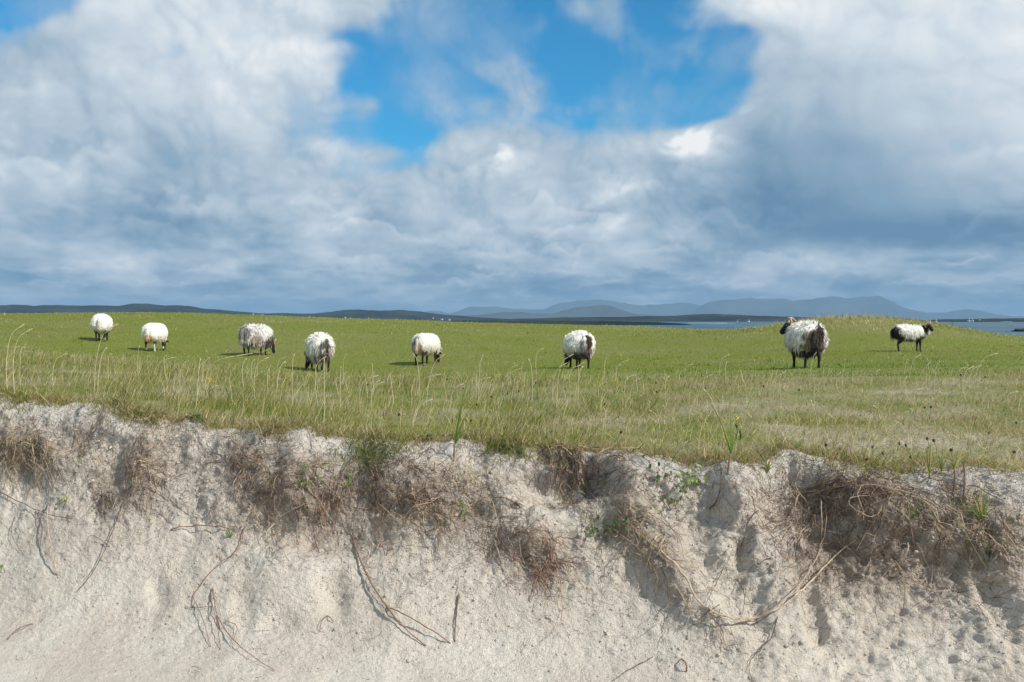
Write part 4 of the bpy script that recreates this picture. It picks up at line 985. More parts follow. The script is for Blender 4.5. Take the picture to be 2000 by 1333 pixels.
def root_mat(px, py, rx, ry, n, kinds, label, up=0.3, ln=(.05, .20), tilt=0.0, lift=.048, droop=.25):
    x0, s0 = bank_xs(px, py); root = empty('root_mat', tuple(bank_pt(x0, s0)), label=label, category='root mat', group='matted roots on the bank face')
    org = np.array(root.location)
    n = int(n * .46); u = rng.normal(size=n) * .52 * rx * K5; v = rng.normal(size=n) * .50 * ry * K5 * 1.1
    ok = rng.random(n) < np.clip(.40 + 2.0 * fb((x0 + u) * 7, (s0 + v) * 7, px * .01, 3), .03, 1); u, v = u[ok], v[ok]; n = len(u)
    X = x0 + u * math.cos(tilt) - v * math.sin(tilt); S = np.clip(s0 + u * math.sin(tilt) + v * math.cos(tilt), 0.0, ARC - .1)
    ang = np.where(rng.random(n) < up, rng.normal(-1.4, .9, n), rng.normal(1.5, 1.0, n)) + tilt * .3
    P = fibre_lines(X, S, rnd(*ln, n) * np.where(rng.random(n) < .10, 1.9, 1.0), ang, rnd(0, lift * .6, n), rnd(0, lift, n) * rnd(.2, 1.3, n), 6, .55, droop)
    names = list(kinds); pk = rng.choice(len(names), n, p=np.array(list(kinds.values())) / sum(kinds.values()))
    lo = np.array([MAT_C[k][0] for k in names]); hi = np.array([MAT_C[k][1] for k in names]); q = rng.random((n, 1))
    c = (lo[pk] * (1 - q) + hi[pk] * q) * rnd(.6, 1.35, (n, 1))
    co, fa, cl = ribbons(P, rnd(.0025, .0044, n) * np.where(rng.random(n) < .15, 1.6, 1.0), c)
    mesh_np('fibres', co - org, fa, M_DRY, np.clip(cl, 0, .8), smooth=False, parent=root)['kind'] = 'stuff'
    return root
root_mat(60, 878, 150, 65, 1900, {'tan': 3, 'brown': 3, 'green': .5}, 'wide tan and brown root mat at the left edge of the picture', ln=(.06, .24))
root_mat(170, 850, 70, 45, 600, {'tan': 2, 'brown': 2}, 'small brown tuft of dead roots below the turf, second from the left')
root_mat(285, 905, 60, 80, 900, {'tan': 3, 'brown': 2, 'dark': 1}, 'upright tan fibre clump on the left of the bank', up=.6)
root_mat(245, 965, 110, 35, 600, {'brown': 2, 'dark': 2}, 'dark drooping strands under the upright tan clump', tilt=-.35)
root_mat(480, 885, 90, 55, 900, {'tan': 2, 'brown': 3}, 'brown root mat left of the green cushion, near the lip')
root_mat(585, 945, 190, 90, 2700, {'brown': 4, 'tan': 1.5, 'red': 1}, 'broad brown root mat filling the middle-left of the bank', ln=(.06, .22))
root_mat(720, 1000, 180, 55, 1300, {'brown': 3, 'red': 1.5, 'tan': 1}, 'hanging reddish fibres at the lower edge of the middle mat', droop=.6)
root_mat(800, 930, 120, 75, 1800, {'brown': 4, 'dark': 1.5, 'straw': .6}, 'dense dark brown root mat right of the green cushion')
root_mat(912, 965, 55, 60, 900, {'tan': 3, 'green': 1.2}, 'rounded tan tuft with a little green, centre of the bank', up=.75, lift=.09)
root_mat(930, 1020, 130, 45, 1000, {'brown': 3, 'tan': 1}, 'brown fibres trailing right below the rounded tan tuft', tilt=.45)
root_mat(1070, 885, 90, 30, 700, {'brown': 2, 'dark': 2, 'tan': 1}, 'dark root mat under the turf edge above the hollow', droop=.5)
root_mat(1140, 925, 70, 45, 1100, {'brown': 2, 'dark': 2, 'tan': 1.2}, 'bird-nest tangle of roots in the hollow right of centre', lift=.07)
root_mat(1220, 985, 60, 65, 900, {'brown': 3, 'tan': 1}, 'brown clump between the hollow and the green creeper')
root_mat(1045, 1085, 60, 60, 900, {'red': 4, 'brown': 1}, 'reddish brown fibre tuft below the sand chute')
root_mat(1285, 1085, 45, 150, 1500, {'straw': 2, 'tan': 2, 'brown': 1.5}, 'diagonal straw-coloured mat leading down to the long pale root', tilt=-.72, up=.1)
root_mat(1660, 950, 120, 55, 1500, {'brown': 4, 'dark': 1.2, 'tan': 1}, 'thick brown root mat under the lip, right half of the bank', ln=(.07, .26), droop=.5)
root_mat(1810, 1050, 200, 60, 1900, {'brown': 4, 'tan': 1.2}, 'wide thin root mat above the lower right of the bank', ln=(.07, .28), droop=.35)
root_mat(1905, 1010, 75, 65, 1100, {'brown': 2, 'tan': 2, 'green': .5}, 'mixed brown mat round the green marram at the right edge', up=.5)
root_mat(1630, 1065, 110, 60, 650, {'brown': 3, 'dark': 1}, 'loose curly roots over the shaded alcove', ln=(.08, .28))
root_mat(350, 805, 120, 20, 700, {'brown': 2, 'tan': 2}, 'dead grass mat hanging at the lip on the left', droop=.6)
def scattered():
    out = []
    n = 16000; X = rnd(-4.4, 3.3, n); S = np.abs(rng.normal(.36, .36, n)) + .03
    keep = rng.random(n) < np.clip(.55 + .9 * fb(X * 1.6, S * 2, 8.8, 3), .08, 1); X, S = X[keep], S[keep]; n = len(X)
    P = fibre_lines(X, S, rnd(.02, .14, n), rnd(0, 6.28, n), rnd(.0, .006, n), rnd(.002, .03, n), 5, .7)
    q = rng.random((n, 1)); c = (np.array([.11, .075, .055]) * (1 - q) + np.array([.32, .235, .17]) * q)
    out.append(ribbons(P, rnd(.0015, .003, n), c))
    n = 900; X = rnd(-4.4, 3.3, n); S = rnd(.5, 2.2, n)
    P = fibre_lines(X, S, rnd(.01, .06, n), rnd(0, 6.28, n), rnd(.0, .003, n), rnd(.001, .012, n), 4, .6)
    out.append(ribbons(P, rnd(.0015, .003, n), np.tile([.16, .12, .09], (n, 1)) * rnd(.6, 1.6, (n, 1))))
    co, fa, cl = merge(out)
    tag(mesh_np('fine_roots', co, fa, M_DRY, np.clip(cl, 0, .8), smooth=False), label='fine dark rootlets scattered over the sand face', category='rootlets', kind='stuff')
    # crumbs of sand lying on the face
    n = 9000; X = rnd(-4.4, 3.3, n); S = np.abs(rng.normal(.5, .55, n)); r = rng.gamma(2.0, .0016, n) + .0015
    P = bank_pt(X, S, .0) ; oc = np.array([(1, 0, 0), (-1, 0, 0), (0, 1, 0), (0, -1, 0), (0, 0, 1), (0, 0, -1)], float)
    of = np.array([(0, 2, 4), (2, 1, 4), (1, 3, 4), (3, 0, 4), (2, 0, 5), (1, 2, 5), (3, 1, 5), (0, 3, 5)])
    co = (P[:, None] + oc[None] * (r[:, None] * rnd(.7, 1.3, (n, 6)))[..., None]).reshape(-1, 3); fa = (np.arange(n)[:, None, None] * 6 + of[None]).reshape(-1, 3)
    tag(mesh_np('sand_crumbs', co, fa, M_SAND, np.zeros((len(co), 3))), label='small crumbs of sand lying on the bank', category='sand', kind='stuff')
scattered()

M_ROOTP = plain('pale_root', (.46, .36, .27), .8, .3, 40); M_ROOTB = plain('brown_root', (.23, .145, .105), .8, .3, 40); M_ROOTD = plain('dark_root', (.12, .08, .062), .85, .3, 40)
def bank_line(pts, n, off):
    q = smooth_line(pts, n); xs = np.array([bank_xs(*p) for p in q]); k = np.array([1, 2, 3, 2, 1.]) / 9
    if n > 6:
        for j in range(2): xs[2:-2, j] = np.convolve(xs[:, j], k, 'valid')
    return bank_pt(xs[:, 0], xs[:, 1], np.asarray(off))
def root_thing(name, strands, mat, label, cat='root', group='single roots on the bank'):
    """strands: list of (photo polyline, radius start mm, end mm, lift m)"""
    parts = []
    for pts, r0, r1, lift in strands:
        n = max(8, len(pts) * 5); t = np.linspace(0, 1, n)
        P = bank_line(pts, n, .004 + lift * np.sin(np.pi * np.clip(t * 1.0, 0, 1)) ** .8)
        P = P + .0035 * np.stack([fb(t * 9 + r0, pts[0][0], 0, 2), fb(t * 9, pts[0][1], 3, 2), fb(t * 9, r1, 7, 2)], 1)
        parts.append(tube(P, np.linspace(r0, r1, n) / 1000 * (1 + .15 * fb(t * 14, pts[0][0] * .1, 0, 2)), 6))
    co, fa, _ = merge(parts); org = co[0].copy(); org = parts[0][0][:6].mean(0)
    o = mesh_np(name, co - org, fa, mat); o.location = org
    return tag(o, label=label, category=cat, group=group)
root_thing('root', [([(1240, 1040), (1300, 1090), (1340, 1140), (1355, 1178), (1385, 1205), (1430, 1222), (1485, 1214), (1535, 1186), (1585, 1138), (1632, 1088), (1672, 1056)], 5.5, 4.0, .05),
                    ([(1430, 1223), (1495, 1205), (1550, 1160), (1585, 1110), (1612, 1050)], 3.2, 1.6, .035), ([(1455, 1222), (1490, 1195), (1520, 1165)], 2.2, 1.2, .02)], M_ROOTP, 'long pale root sweeping in a bow across the lower right of the bank')
root_thing('root', [([(688, 1046), (703, 1095), (728, 1150), (755, 1190), (785, 1228), (832, 1264)], 5.5, 2.8, .03), ([(755, 1188), (800, 1216), (880, 1257)], 3.6, 2.8, .04), ([(695, 1060), (712, 1120), (760, 1195)], 2.0, 1.5, .02)], M_ROOTB, 'brown root forking into three prongs, low in the middle of the bank')
root_thing('root', [([(478, 1030), (468, 1080), (425, 1112), (376, 1166)], 3.4, 2.0, .03), ([(410, 1165), (424, 1215), (432, 1270)], 2.8, 1.6, .03), ([(376, 1166), (398, 1215), (412, 1265)], 2.4, 1.6, .02), ([(424, 1205), (452, 1250), (490, 1285), (538, 1312)], 2.8, 1.4, .025), ([(415, 1150), (422, 1190), (430, 1230)], 3.2, 2.0, .02), ([(440, 1215), (465, 1230), (455, 1258)], 1.8, 1.2, .02), ([(362, 1188), (395, 1190), (416, 1186)], 2.0, 1.4, .01)], M_ROOTB, 'branching bundle of thin roots low on the left of the bank')
root_thing('root', [([(334, 1036), (395, 1033), (455, 1036)], 3.6, 3.0, .03)], M_ROOTB, 'short straight reddish stick jutting level from the sand, left of centre')
root_thing('root', [([(95, 985), (102, 1055), (113, 1126)], 3.0, 3.4, .06)], M_ROOTP, 'thin pale upright stalk at the lower left')
root_thing('root', [([(240, 985), (228, 1030), (205, 1090), (178, 1135), (150, 1158)], 3.0, 1.6, .035), ([(215, 1070), (180, 1050), (165, 1075)], 1.6, 1.0, .02)], M_ROOTD, 'thin dark root slanting down to the left on the left bank')
root_thing('root', [([(-10, 958), (40, 985), (90, 1008), (140, 1015)], 2.6, 1.6, .02), ([(70, 1000), (85, 1035), (78, 1075)], 2.6, 1.6, .02), ([(30, 1010), (25, 1050), (45, 1085)], 1.8, 1.0, .02)], M_ROOTD, 'dark branching root at the left edge')
root_thing('root', [([(1602, 965), (1600, 1010), (1604, 1076)], 2.4, 1.6, .04)], M_ROOTP, 'pale root hanging straight down under the right mat')
root_thing('root', [([(1772, 1062), (1764, 1092), (1750, 1118)], 4.6, 2.0, .05)], M_ROOTP, 'stout pale root stub below the wide right mat')
root_thing('root', [([(1518, 1208), (1505, 1250), (1488, 1268), (1462, 1300), (1468, 1328)], 2.4, 1.4, .015), ([(1488, 1266), (1480, 1290), (1495, 1306)], 1.6, 1.0, .01)], M_ROOTD, 'thin wiry dark root at the bottom right')
root_thing('root', [([(966, 973), (990, 981), (1012, 990)], 2.6, 3.4, .03), ([(1006, 984), (1016, 994)], 7.0, 3.0, .02)], M_ROOTD, 'dark twig with a knob lying beside the sand chute')
root_thing('root', [([(1408, 915), (1406, 955), (1398, 985), (1386, 997)], 3.2, 4.5, .03)], M_ROOTD, 'dark hooked root hanging right of the green creeper')
root_thing('root', [([(1217, 1072), (1203, 1100), (1187, 1128)], 2.0, 1.4, .04)], M_ROOTB, 'slim brown stalk sticking out left of the diagonal mat')
root_thing('root', [([(1275, 1286), (1235, 1308), (1195, 1332)], 2.0, 1.4, .01)], M_ROOTD, 'straight thin straw lying low at bottom centre')
root_thing('root', [([(1330, 1290), (1337, 1305), (1341, 1313)], 3.2, 4.0, .035)], M_ROOTB, 'little brown thorn-like twig at the bottom, right of centre')
root_thing('root', [([(15, 1250), (40, 1235), (65, 1220)], 2.8, 2.4, .025)], M_ROOTB, 'short stick casting a shadow at the bottom left')
root_thing('root', [([(1440, 1135), (1452, 1170), (1450, 1200)], 2.0, 1.2, .03), ([(1412, 1115), (1395, 1150), (1375, 1190)], 1.8, 1.2, .03)], M_ROOTD, 'two thin crossing roots inside the bow of the long root')
root_thing('root', [([(1560, 925), (1552, 960), (1572, 985), (1580, 1000)], 1.8, 1.2, .03), ([(1535, 930), (1545, 975), (1570, 995)], 1.6, 1.2, .03)], M_ROOTP, 'looping pale rootlet in the shaded alcove')
root_thing('root', [([(1710, 970), (1650, 985), (1690, 1020), (1720, 1000)], 2.0, 1.4, .05)], M_ROOTP, 'curled pale root on the thick right mat')
root_thing('root', [([(520, 1020), (560, 1012), (600, 985)], 2.0, 1.2, .04), ([(520, 1020), (490, 1035), (470, 1030)], 1.8, 1.0, .03)], M_ROOTP, 'fine pale strand crossing under the middle mat')
root_thing('root', [([(965, 1055), (985, 1120), (1015, 1155)], 2.4, 1.4, .04)], M_ROOTP, 'pale strand hanging left of the reddish tuft')
root_thing('root', [([(895, 1165), (890, 1215), (888, 1255)], 4.0, 2.5, .008)], M_ROOTD, 'dark upright root half buried low in the middle')
root_thing('root', [([(640, 1205), (630, 1218), (625, 1235)], 2.4, 1.4, .02), ([(640, 1205), (652, 1218)], 2.4, 1.6, .015)], M_ROOTB, 'small curled rootlet left of the forked root')

# ------------------------------------------------------------------ shells
M_SHELL = plain('snail_shell', (.66, .58, .48), .45, .2, 120, .4)
def shell(px, py, r, label):
    x, s = bank_xs(px, py); P = bank_pt(x, s, r * .5)
    t = np.linspace(0, 1, 40); a = t * 2 * np.pi * 2.4; rr = r * (.12 + .62 * t ** 1.5)
    q = np.stack([np.cos(a) * rr, np.sin(a) * rr, r * (.75 * (1 - t) - .1)], 1)
    c, f = tube(q, r * (.10 + .42 * t ** 1.5), 8)
    o = mesh_np('snail_shell', c, f, M_SHELL); o.location = P; o.rotation_euler = (R(50), R(rnd(-40, 40)), R(rnd(0, 360)))
    tag(o, label=label, category='shell', group='snail shells on the bank')
shell(192, 866, .014, 'pale snail shell under the small tuft, left bank'); shell(217, 878, .013, 'pale snail shell beside a dark twig, left bank, lower of two')
shell(755, 871, .014, 'orange-tinged snail shell near the lip above the middle mat'); shell(1871, 1040, .013, 'white snail shell in the mat below the right marram')
shell(1788, 1080, .010, 'white shell fragment below the wide right mat'); shell(388, 948, .010, 'tiny white shell between the left clumps')

# ------------------------------------------------------------------ plants one can pick out
M_LEAF = blade_mat('green_leaf', 0.3, 0.45)
def leaf_obj(root, p, h, w, az_, lean, curve, cb, ct, K=6, face=None, droop=.3):
    co, fa, cl = blades(np.array([p]), np.array([h]), np.array([w]), np.array([az_]), np.array([lean]), np.array([curve]), np.array([cb]), np.array([ct]), K, np.array([az_ + np.pi / 2 if face is None else face]), droop)
    return mesh_np('leaf', co, fa, M_LEAF, np.clip(cl, 0, .8), parent=root)
GL = np.array([.10, .19, .035]); GD = np.array([.055, .11, .025]); YT = np.array([.42, .36, .12]); RB = np.array([.26, .12, .06])
def ground_at(px, py):
    """photo pixel -> point on the pasture"""
    d = ray(px, py); Ys = np.linspace(4.2, 60, 900); z = ground_z(d[0] * Ys, Ys); g = CZ + d[2] * Ys - z
    k = np.where((g[:-1] > 0) & (g[1:] <= 0))[0]; Y = Ys[k[0]] if len(k) else 6.0
    return np.array([d[0] * Y, Y, float(ground_z(d[0] * Y, Y))])
def marram(px, py, leaves, label, stem=0.0, stem_mat=M_ROOTB, w=.008):
    """leaves: (tip dx px, tip dy px up) pairs seen in the photo"""
    x, s = bank_xs(px, py); P = bank_pt(x, s, .0)
    root = empty('marram_shoot', tuple(P), label=label, category='marram grass', group='green marram shoots on the bank')
    k = P[1] / F; top = np.zeros(3)
    if stem:
        L = smooth_line([(0, 0, -.03), (.004, -.012, stem * .5), (rnd(-.01, .015), -.01, stem)], 8); c, f = tube(L, np.linspace(.0055, .0045, 8), 6); mesh_np('stem', c, f, stem_mat, parent=root); top = L[-1] - [0, 0, .01]
    for tx, ty in leaves:
        tx, ty = tx * k, max(ty, 8) * k - top[2]; h = math.hypot(tx, ty) * 1.05; lean = np.clip(abs(tx) / h, 0, .9)
        az_ = 0.0 if tx > 0 else np.pi; az_ += rnd(-.4, .4)
        c0 = GL * rnd(.8, 1.2); c0 = c0 if rng.random() > .2 else YT
        leaf_obj(root, top, h, w * rnd(.7, 1.15), az_, lean * .55, lean * .45, c0, c0 * .6 + YT * .4, 6, face=rnd(-.5, .5))
    return root
marram(886, 898, [(40, 190), (32, 165), (52, 120), (26, 130), (60, 65)], 'tall green shoot with reddish base leaning right at the lip, centre', stem=.09, w=.011)
marram(1421, 925, [(-4, 170), (12, 120), (-70, 165), (-25, 110), (14, 80)], 'thin green shoot on a brown stalk right of the green creeper', stem=.10, w=.007)
marram(1815, 935, [(-8, 60), (6, 62), (2, 75), (-14, 40), (10, 48)], 'small green shoot standing on bare sand at the lip, right side', w=.007)
marram(1838, 925, [(-18, 50), (-6, 45), (12, 60), (20, 40), (4, 66)], 'low dark-based shoot second in the row at the right lip', w=.007)
marram(1866, 958, [(-22, 85), (-8, 90), (14, 95), (26, 80), (-30, 60), (34, 70)], 'green shoot on a tall brown stem, third in the right row', stem=.12, w=.007)
marram(1880, 985, [(-6, 95), (6, 98)], 'bare brown stalk with two thin leaves beside the right row', stem=.20, w=.006)
marram(1918, 1022, [(-70, 30), (-45, 45), (-30, 70), (-8, 90), (6, 84), (20, 78), (32, 55), (44, 40), (-18, 60), (12, 60), (-56, 20), (28, 30)], 'bushy green marram tuft at the right of the bank', w=.009)
marram(1778, 1022, [(-6, 50), (30, 52), (45, 40), (-60, 14), (-40, 22), (20, 20)], 'yellowing shoot with arching leaves left of the bushy tuft', w=.008)
marram(1940, 1084, [(-12, 40), (-20, 30), (10, 50), (16, 36), (2, 32)], 'small green shoot with an orange base at the far right', w=.008)
marram(1949, 1112, [(-14, 8), (14, 6), (2, 22)], 'tiny green sprout below the far right shoot', w=.007)
marram(1497, 925, [(-26, 12), (24, 14), (10, 28), (-14, 26), (-2, 34), (20, 22), (-20, 16)], 'bright green leaf rosette in a notch of the lip', w=.013)
marram(450, 1052, [(-14, 16), (10, 24), (20, 16), (-4, 28), (-20, 8)], 'small dark green sprout at the end of the straight reddish stick', w=.008)
def creeper(px, py, n, rx, ry, label, col, size=.011):
    """low plant of many small round leaves on thin stems"""
    x0, s0 = bank_xs(px, py); P0 = bank_pt(x0, s0); root = empty('creeping_plant', tuple(P0), label=label, category='plant', group='small green plants on the bank')
    th = np.linspace(0, 2 * np.pi, 8, endpoint=False); disc = np.vstack([[(0, 0, -.12)], np.stack([np.cos(th) * .62, np.sin(th), .06 * np.cos(2 * th)], 1)])
    me_f = np.array([(0, i + 1, (i + 1) % 8 + 1) for i in range(8)])
    protos = []
    for q in range(4):
        c = np.tile(np.array(col) * rnd(.7, 1.35), (9, 1)); o = mesh_np('leaf', disc, me_f, M_LEAF, np.clip(c, 0, .8)); protos.append(o.data); bpy.data.objects.remove(o)
    st = []
    for i in range(n):
        u, v = rng.normal(size=2) * .5; X, S = x0 + u * rx * K5, np.clip(s0 + v * ry * K5 * 1.1, .0, ARC - .1); lift = rnd(.008, .045); p = bank_pt(X, S, lift) - P0
        o = bpy.data.objects.new('leaf', protos[i % 4]); o.location = p; sz = size * rnd(.6, 1.25); o.scale = (sz,) * 3
        o.rotation_euler = (R(rnd(10, 75)), R(rnd(-35, 35)), R(rnd(-60, 60))); link(o, root)
        if i % 2 == 0: b = bank_pt(X + rnd(-.02, .02), min(S + .02, ARC - .1), -.004) - P0; c, f = tube([b, (b + p) / 2 + rnd(-.004, .004, 3), p], [.0016, .0013, .001], 4); mesh_np('stem', c, f, M_ROOTB, parent=root)
    return root
creeper(1285, 945, 46, 60, 36, 'bluish green creeper spreading on bare sand right of centre', (.075, .16, .05)); 
creeper(1305, 985, 16, 26, 22, 'small green runner hanging below the bluish creeper', (.085, .18, .04))
creeper(1356, 945, 26, 34, 22, 'bright yellow-green sprig right of the bluish creeper', (.20, .30, .045)); creeper(1185, 1030, 26, 38, 18, 'dark green sprig at the foot of the sand chute', (.06, .13, .035)); creeper(1158, 1044, 12, 18, 14, 'small green sprig beside the dark green one', (.08, .17, .04))
creeper(640, 910, 12, 14, 26, 'bright green upright sprout in the middle mat, left one', (.16, .33, .04), .009); creeper(682, 940, 12, 12, 30, 'bright green upright sprout in the middle mat, right one', (.14, .30, .04), .009); creeper(600, 943, 14, 22, 18, 'green leafy sprig low in the middle-left mat', (.12, .27, .04), .010)
creeper(718, 963, 8, 14, 12, 'tiny bright green leaves below the cushion plant', (.16, .32, .05), .008); creeper(390, 818, 30, 30, 16, 'green leafy weed at the lip on the left', (.06, .14, .035)); creeper(300, 805, 18, 36, 14, 'grey-green leaves at the lip, leftmost', (.09, .15, .07)); creeper(850, 848, 46, 50, 18, 'dark green fuzzy weed at the lip, centre-left', (.05, .11, .03), .008)
creeper(128, 978, 10, 20, 10, 'yellow-green leaves at the end of a red runner, left bank', (.28, .36, .06), .009); creeper(204, 985, 8, 14, 8, 'small green leaves on the left bank beside a stalk', (.16, .28, .05), .008); creeper(772, 875, 5, 14, 8, 'round green leaf pair near the lip', (.14, .24, .09), .014); creeper(905, 1000, 8, 12, 12, 'green sprout under the rounded tan tuft', (.14, .30, .04), .008); creeper(2, 1130, 8, 14, 30, 'green leaves cut by the left edge of the picture', (.12, .26, .04), .011); creeper(1110, 985, 14, 26, 12, 'yellowish weeds at the mouth of the hollow', (.16, .19, .06), .007)
def cushion(px, py, rx, ry, n, label):
    x0, s0 = bank_xs(px, py); P0 = bank_pt(x0, s0); root = empty('cushion_plant', tuple(P0), label=label, category='plant')
    X = x0 + rng.normal(size=n) * .5 * rx * K5; S = np.clip(s0 + rng.normal(size=n) * .5 * ry * K5, .0, 2); P = bank_pt(X, S, .0) - P0
    c = np.where((rng.random(n) < .45)[:, None], GD, np.array([.24, .24, .10])) * rnd(.8, 1.3, (n, 1))
    co, fa, cl = blades(P, rnd(.03, .10, n), rnd(.002, .004, n), rng.normal(-1.2, 1.5, n), rnd(.2, .8, n), rnd(.1, .6, n), c, c * 1.2, 3)
    mesh_np('leaves', co, fa, M_LEAF, np.clip(cl, 0, .8), smooth=False, parent=root)['kind'] = 'stuff'
cushion(722, 895, 75, 62, 1000, 'green and straw cushion of fine leaves on the middle of the bank'); cushion(990, 880, 40, 20, 350, 'small green patch of fine grass at the lip above the hollow')

# ------------------------------------------------------------------ tall seed stems, dried flower heads, yellow flowers
M_STRAW = plain('dry_straw', (.62, .54, .36), .6, .2, 60); M_SEED = plain('seed_head', (.60, .50, .33), .8, .3, 150); M_HEAD = plain('dead_flower', (.075, .048, .036), .9, .3, 120); M_YEL = plain('yellow_petal', (.75, .55, .02), .5, .15, 60); M_GSTEM = plain('green_stem', (.11, .17, .045), .6, .2, 60)
def seed_stem(base, tip, bend, label, Yd=None, sr=.0017, seed=1.0):
    """base/tip in photo pixels; bend = how far the middle bows left (px)"""
    d = ray(*base); P = ground_at(*base)
    k = P[1] / F; dx_, dz_ = (tip[0] - base[0]) * k, (base[1] - tip[1]) * k
    root = empty('grass_stem', tuple(P), label=label, category='grass stem', group='tall dry seed stems')
    lean = rnd(-.05, .05)
    pts = smooth_line([(0, 0, -.02), (dx_ * .22 - bend * k * .8, lean * .3, dz_ * .42), (dx_ * .58 - bend * k, lean * .7, dz_ * .84), (dx_, lean, dz_)], 14)
    sr_ = sr * (1 + .06 * max(P[1] - 6, 0)); c, f = tube(pts[:12], np.linspace(sr_ * 1.2, sr_ * .8, 12), 5); mesh_np('stem', c, f, M_STRAW, parent=root)
    t = np.linspace(0, 1, 8); hp = np.stack([np.interp(t, [0, .5, 1], pts[11:14, j]) for j in range(3)], 1)
    c, f = tube(hp, sr_ * (1.0 + 1.3 * seed * np.sin(np.pi * np.clip(t * 1.05, 0, 1)) ** .7) * (1 + .25 * fb(t * 20, base[0], 0, 2)), 6); mesh_np('seed_head', c, f, M_SEED, parent=root)
SL = 'tall dry grass stem with pale seed head rising above the meadow'
STEMS = [((15, 770), (48, 632), 12), ((30, 775), (68, 640), 14), ((40, 760), (58, 670), 4), ((105, 760), (132, 690), 10), ((190, 770), (208, 678), 2), ((185, 772), (238, 632), 10), ((212, 745), (218, 690), 2), ((268, 735), (276, 675), 0), ((300, 735), (344, 698), 6), ((350, 770), (366, 706), 2),
         ((385, 775), (390, 700), 0), ((398, 765), (411, 698), 6), ((410, 782), (496, 690), 34), ((478, 770), (482, 700), 6), ((500, 790), (525, 697), 12), ((540, 790), (556, 705), 4), ((572, 800), (576, 690), 2), ((622, 795), (637, 696), 12), ((634, 830), (634, 700), 0), ((665, 800), (667, 715), 0), ((705, 790), (740, 733), 12),
         ((820, 780), (808, 690), -2), ((832, 795), (868, 692), 4), ((815, 775), (862, 730), 8), ((805, 840), (845, 780), 4), ((935, 790), (944, 694), 2), ((955, 770), (962, 740), 0), ((1090, 800), (1120, 690), 10), ((1080, 790), (1108, 708), 8), ((1040, 790), (1032, 700), -2), ((1130, 790), (1140, 715), 4),
         ((1170, 800), (1180, 760), 0), ((1180, 850), (1178, 795), -4), ((1420, 870), (1375, 760), 4), ((1300, 790), (1308, 735), 3), ((1360, 800), (1390, 730), 4), ((1290, 850), (1268, 800), -4), ((1460, 800), (1448, 740), 0), ((1510, 790), (1530, 725), 5), ((1600, 870), (1580, 780), 0), ((1590, 800), (1586, 730), 0),
         ((1825, 760), (1832, 705), 2), ((1880, 770), (1905, 715), 5), ((1905, 735), (1950, 690), 4), ((1815, 745), (1808, 700), 0), ((1770, 850), (1745, 820), 0), ((1730, 830), (1700, 790), 0), ((1655, 850), (1652, 830), 0), ((1965, 780), (1990, 765), 3), ((1700, 760), (1716, 722), 3), ((1645, 760), (1650, 722), 0), ((725, 800), (750, 745), 6), ((770, 790), (760, 730), 2), ((880, 800), (905, 750), 6), ((1000, 790), (1015, 742), 4), ((1230, 790), (1250, 738), 4)]
for b_, t_p, bd in STEMS: seed_stem(b_, t_p, bd, SL)
for _ in range(46):
    bx = rnd(300, 1980); by = rnd(735, 800); seed_stem((bx, by), (bx + rnd(-6, 26), by - rnd(32, 62)), rnd(0, 9), SL, seed=.7)
DL = 'dark dried flower head on a thin stalk in the straw-coloured grass'
def dead_head(px, py, hh=22, r=.008):
    P = ground_at(px, py + hh); k = P[1] / F; root = empty('dried_flower', tuple(P), label=DL, category='dried flower', group='dark dried flower heads')
    h = hh * k; c, f = tube([(0, 0, -.01), (rnd(-.01, .01), 0, h * .5), (rnd(-.02, .02), 0, h)], [.002, .0017, .0015], 5); mesh_np('stalk', c, f, M_GSTEM, parent=root); tp = c[10:15].mean(0)
    th = np.linspace(0, 1, 6); q = tp + np.stack([0 * th, 0 * th, (th - .2) * r * 2], 1); c, f = tube(q, r * np.array([.3, .9, 1., .85, .9, .3]) * rnd(.8, 1.2), 7); c += rnd(-.0022, .0022, c.shape); mesh_np('flower_head', c, f, M_HEAD, smooth=False, parent=root)
for px, py in [(1049, 748), (1375, 758), (1176, 790), (1208, 844), (1811, 797), (1815, 795), (1705, 873), (1751, 868), (1775, 870), (1812, 858), (1828, 862), (1728, 887), (1777, 890), (1697, 897), (1990, 826), (1975, 884), (1833, 724), (1876, 733), (1922, 737), (1558, 762), (1488, 755), (1283, 748), (1327, 735), (1100, 760), (872, 741), (905, 760), (930, 790), (958, 776), (1280, 765), (1620, 870), (1640, 878), (1925, 845), (1860, 880), (925, 822), (990, 770), (780, 810), (1010, 765), (1214, 762), (722, 752), (660, 748)]:
    dead_head(px, py, rnd(14, 30))
def yellow(px, py, hh, n, label):
    P = ground_at(px, py + hh); k = P[1] / F; root = empty('yellow_flower', tuple(P), label=label, category='flower', group='yellow flowers in the grass')
    c, f = tube([(0, 0, -.01), (.006, 0, hh * k * .5), (0, 0, hh * k)], [.003, .0025, .002], 5); mesh_np('stem', c, f, M_GSTEM, parent=root)
    for i in range(n):
        p = np.array([rnd(-.016, .016), rnd(-.014, .014), hh * k + rnd(-.014, .014)]); th = np.linspace(0, 2 * np.pi, 10, endpoint=False); rr = np.where(np.arange(10) % 2 == 0, .011, .005)
        co = np.vstack([[p], p + np.stack([np.cos(th) * rr, np.sin(th) * rr * .7 - .004, rr * .4 + .0 * th], 1), [p - [0, 0, .008]]]); fa = np.array([(0, i_ + 1, (i_ + 1) % 10 + 1) for i_ in range(10)] + [(11, (i_ + 1) % 10 + 1, i_ + 1) for i_ in range(10)])
        mesh_np('blossom', co, fa, M_YEL, smooth=False, parent=root)
    for i in range(5): leaf_obj(root, np.array([0, 0, hh * k * rnd(.1, .7)]), .05, .010, rnd(0, 6.28), .6, .3, GD, GD * 1.2, 4)
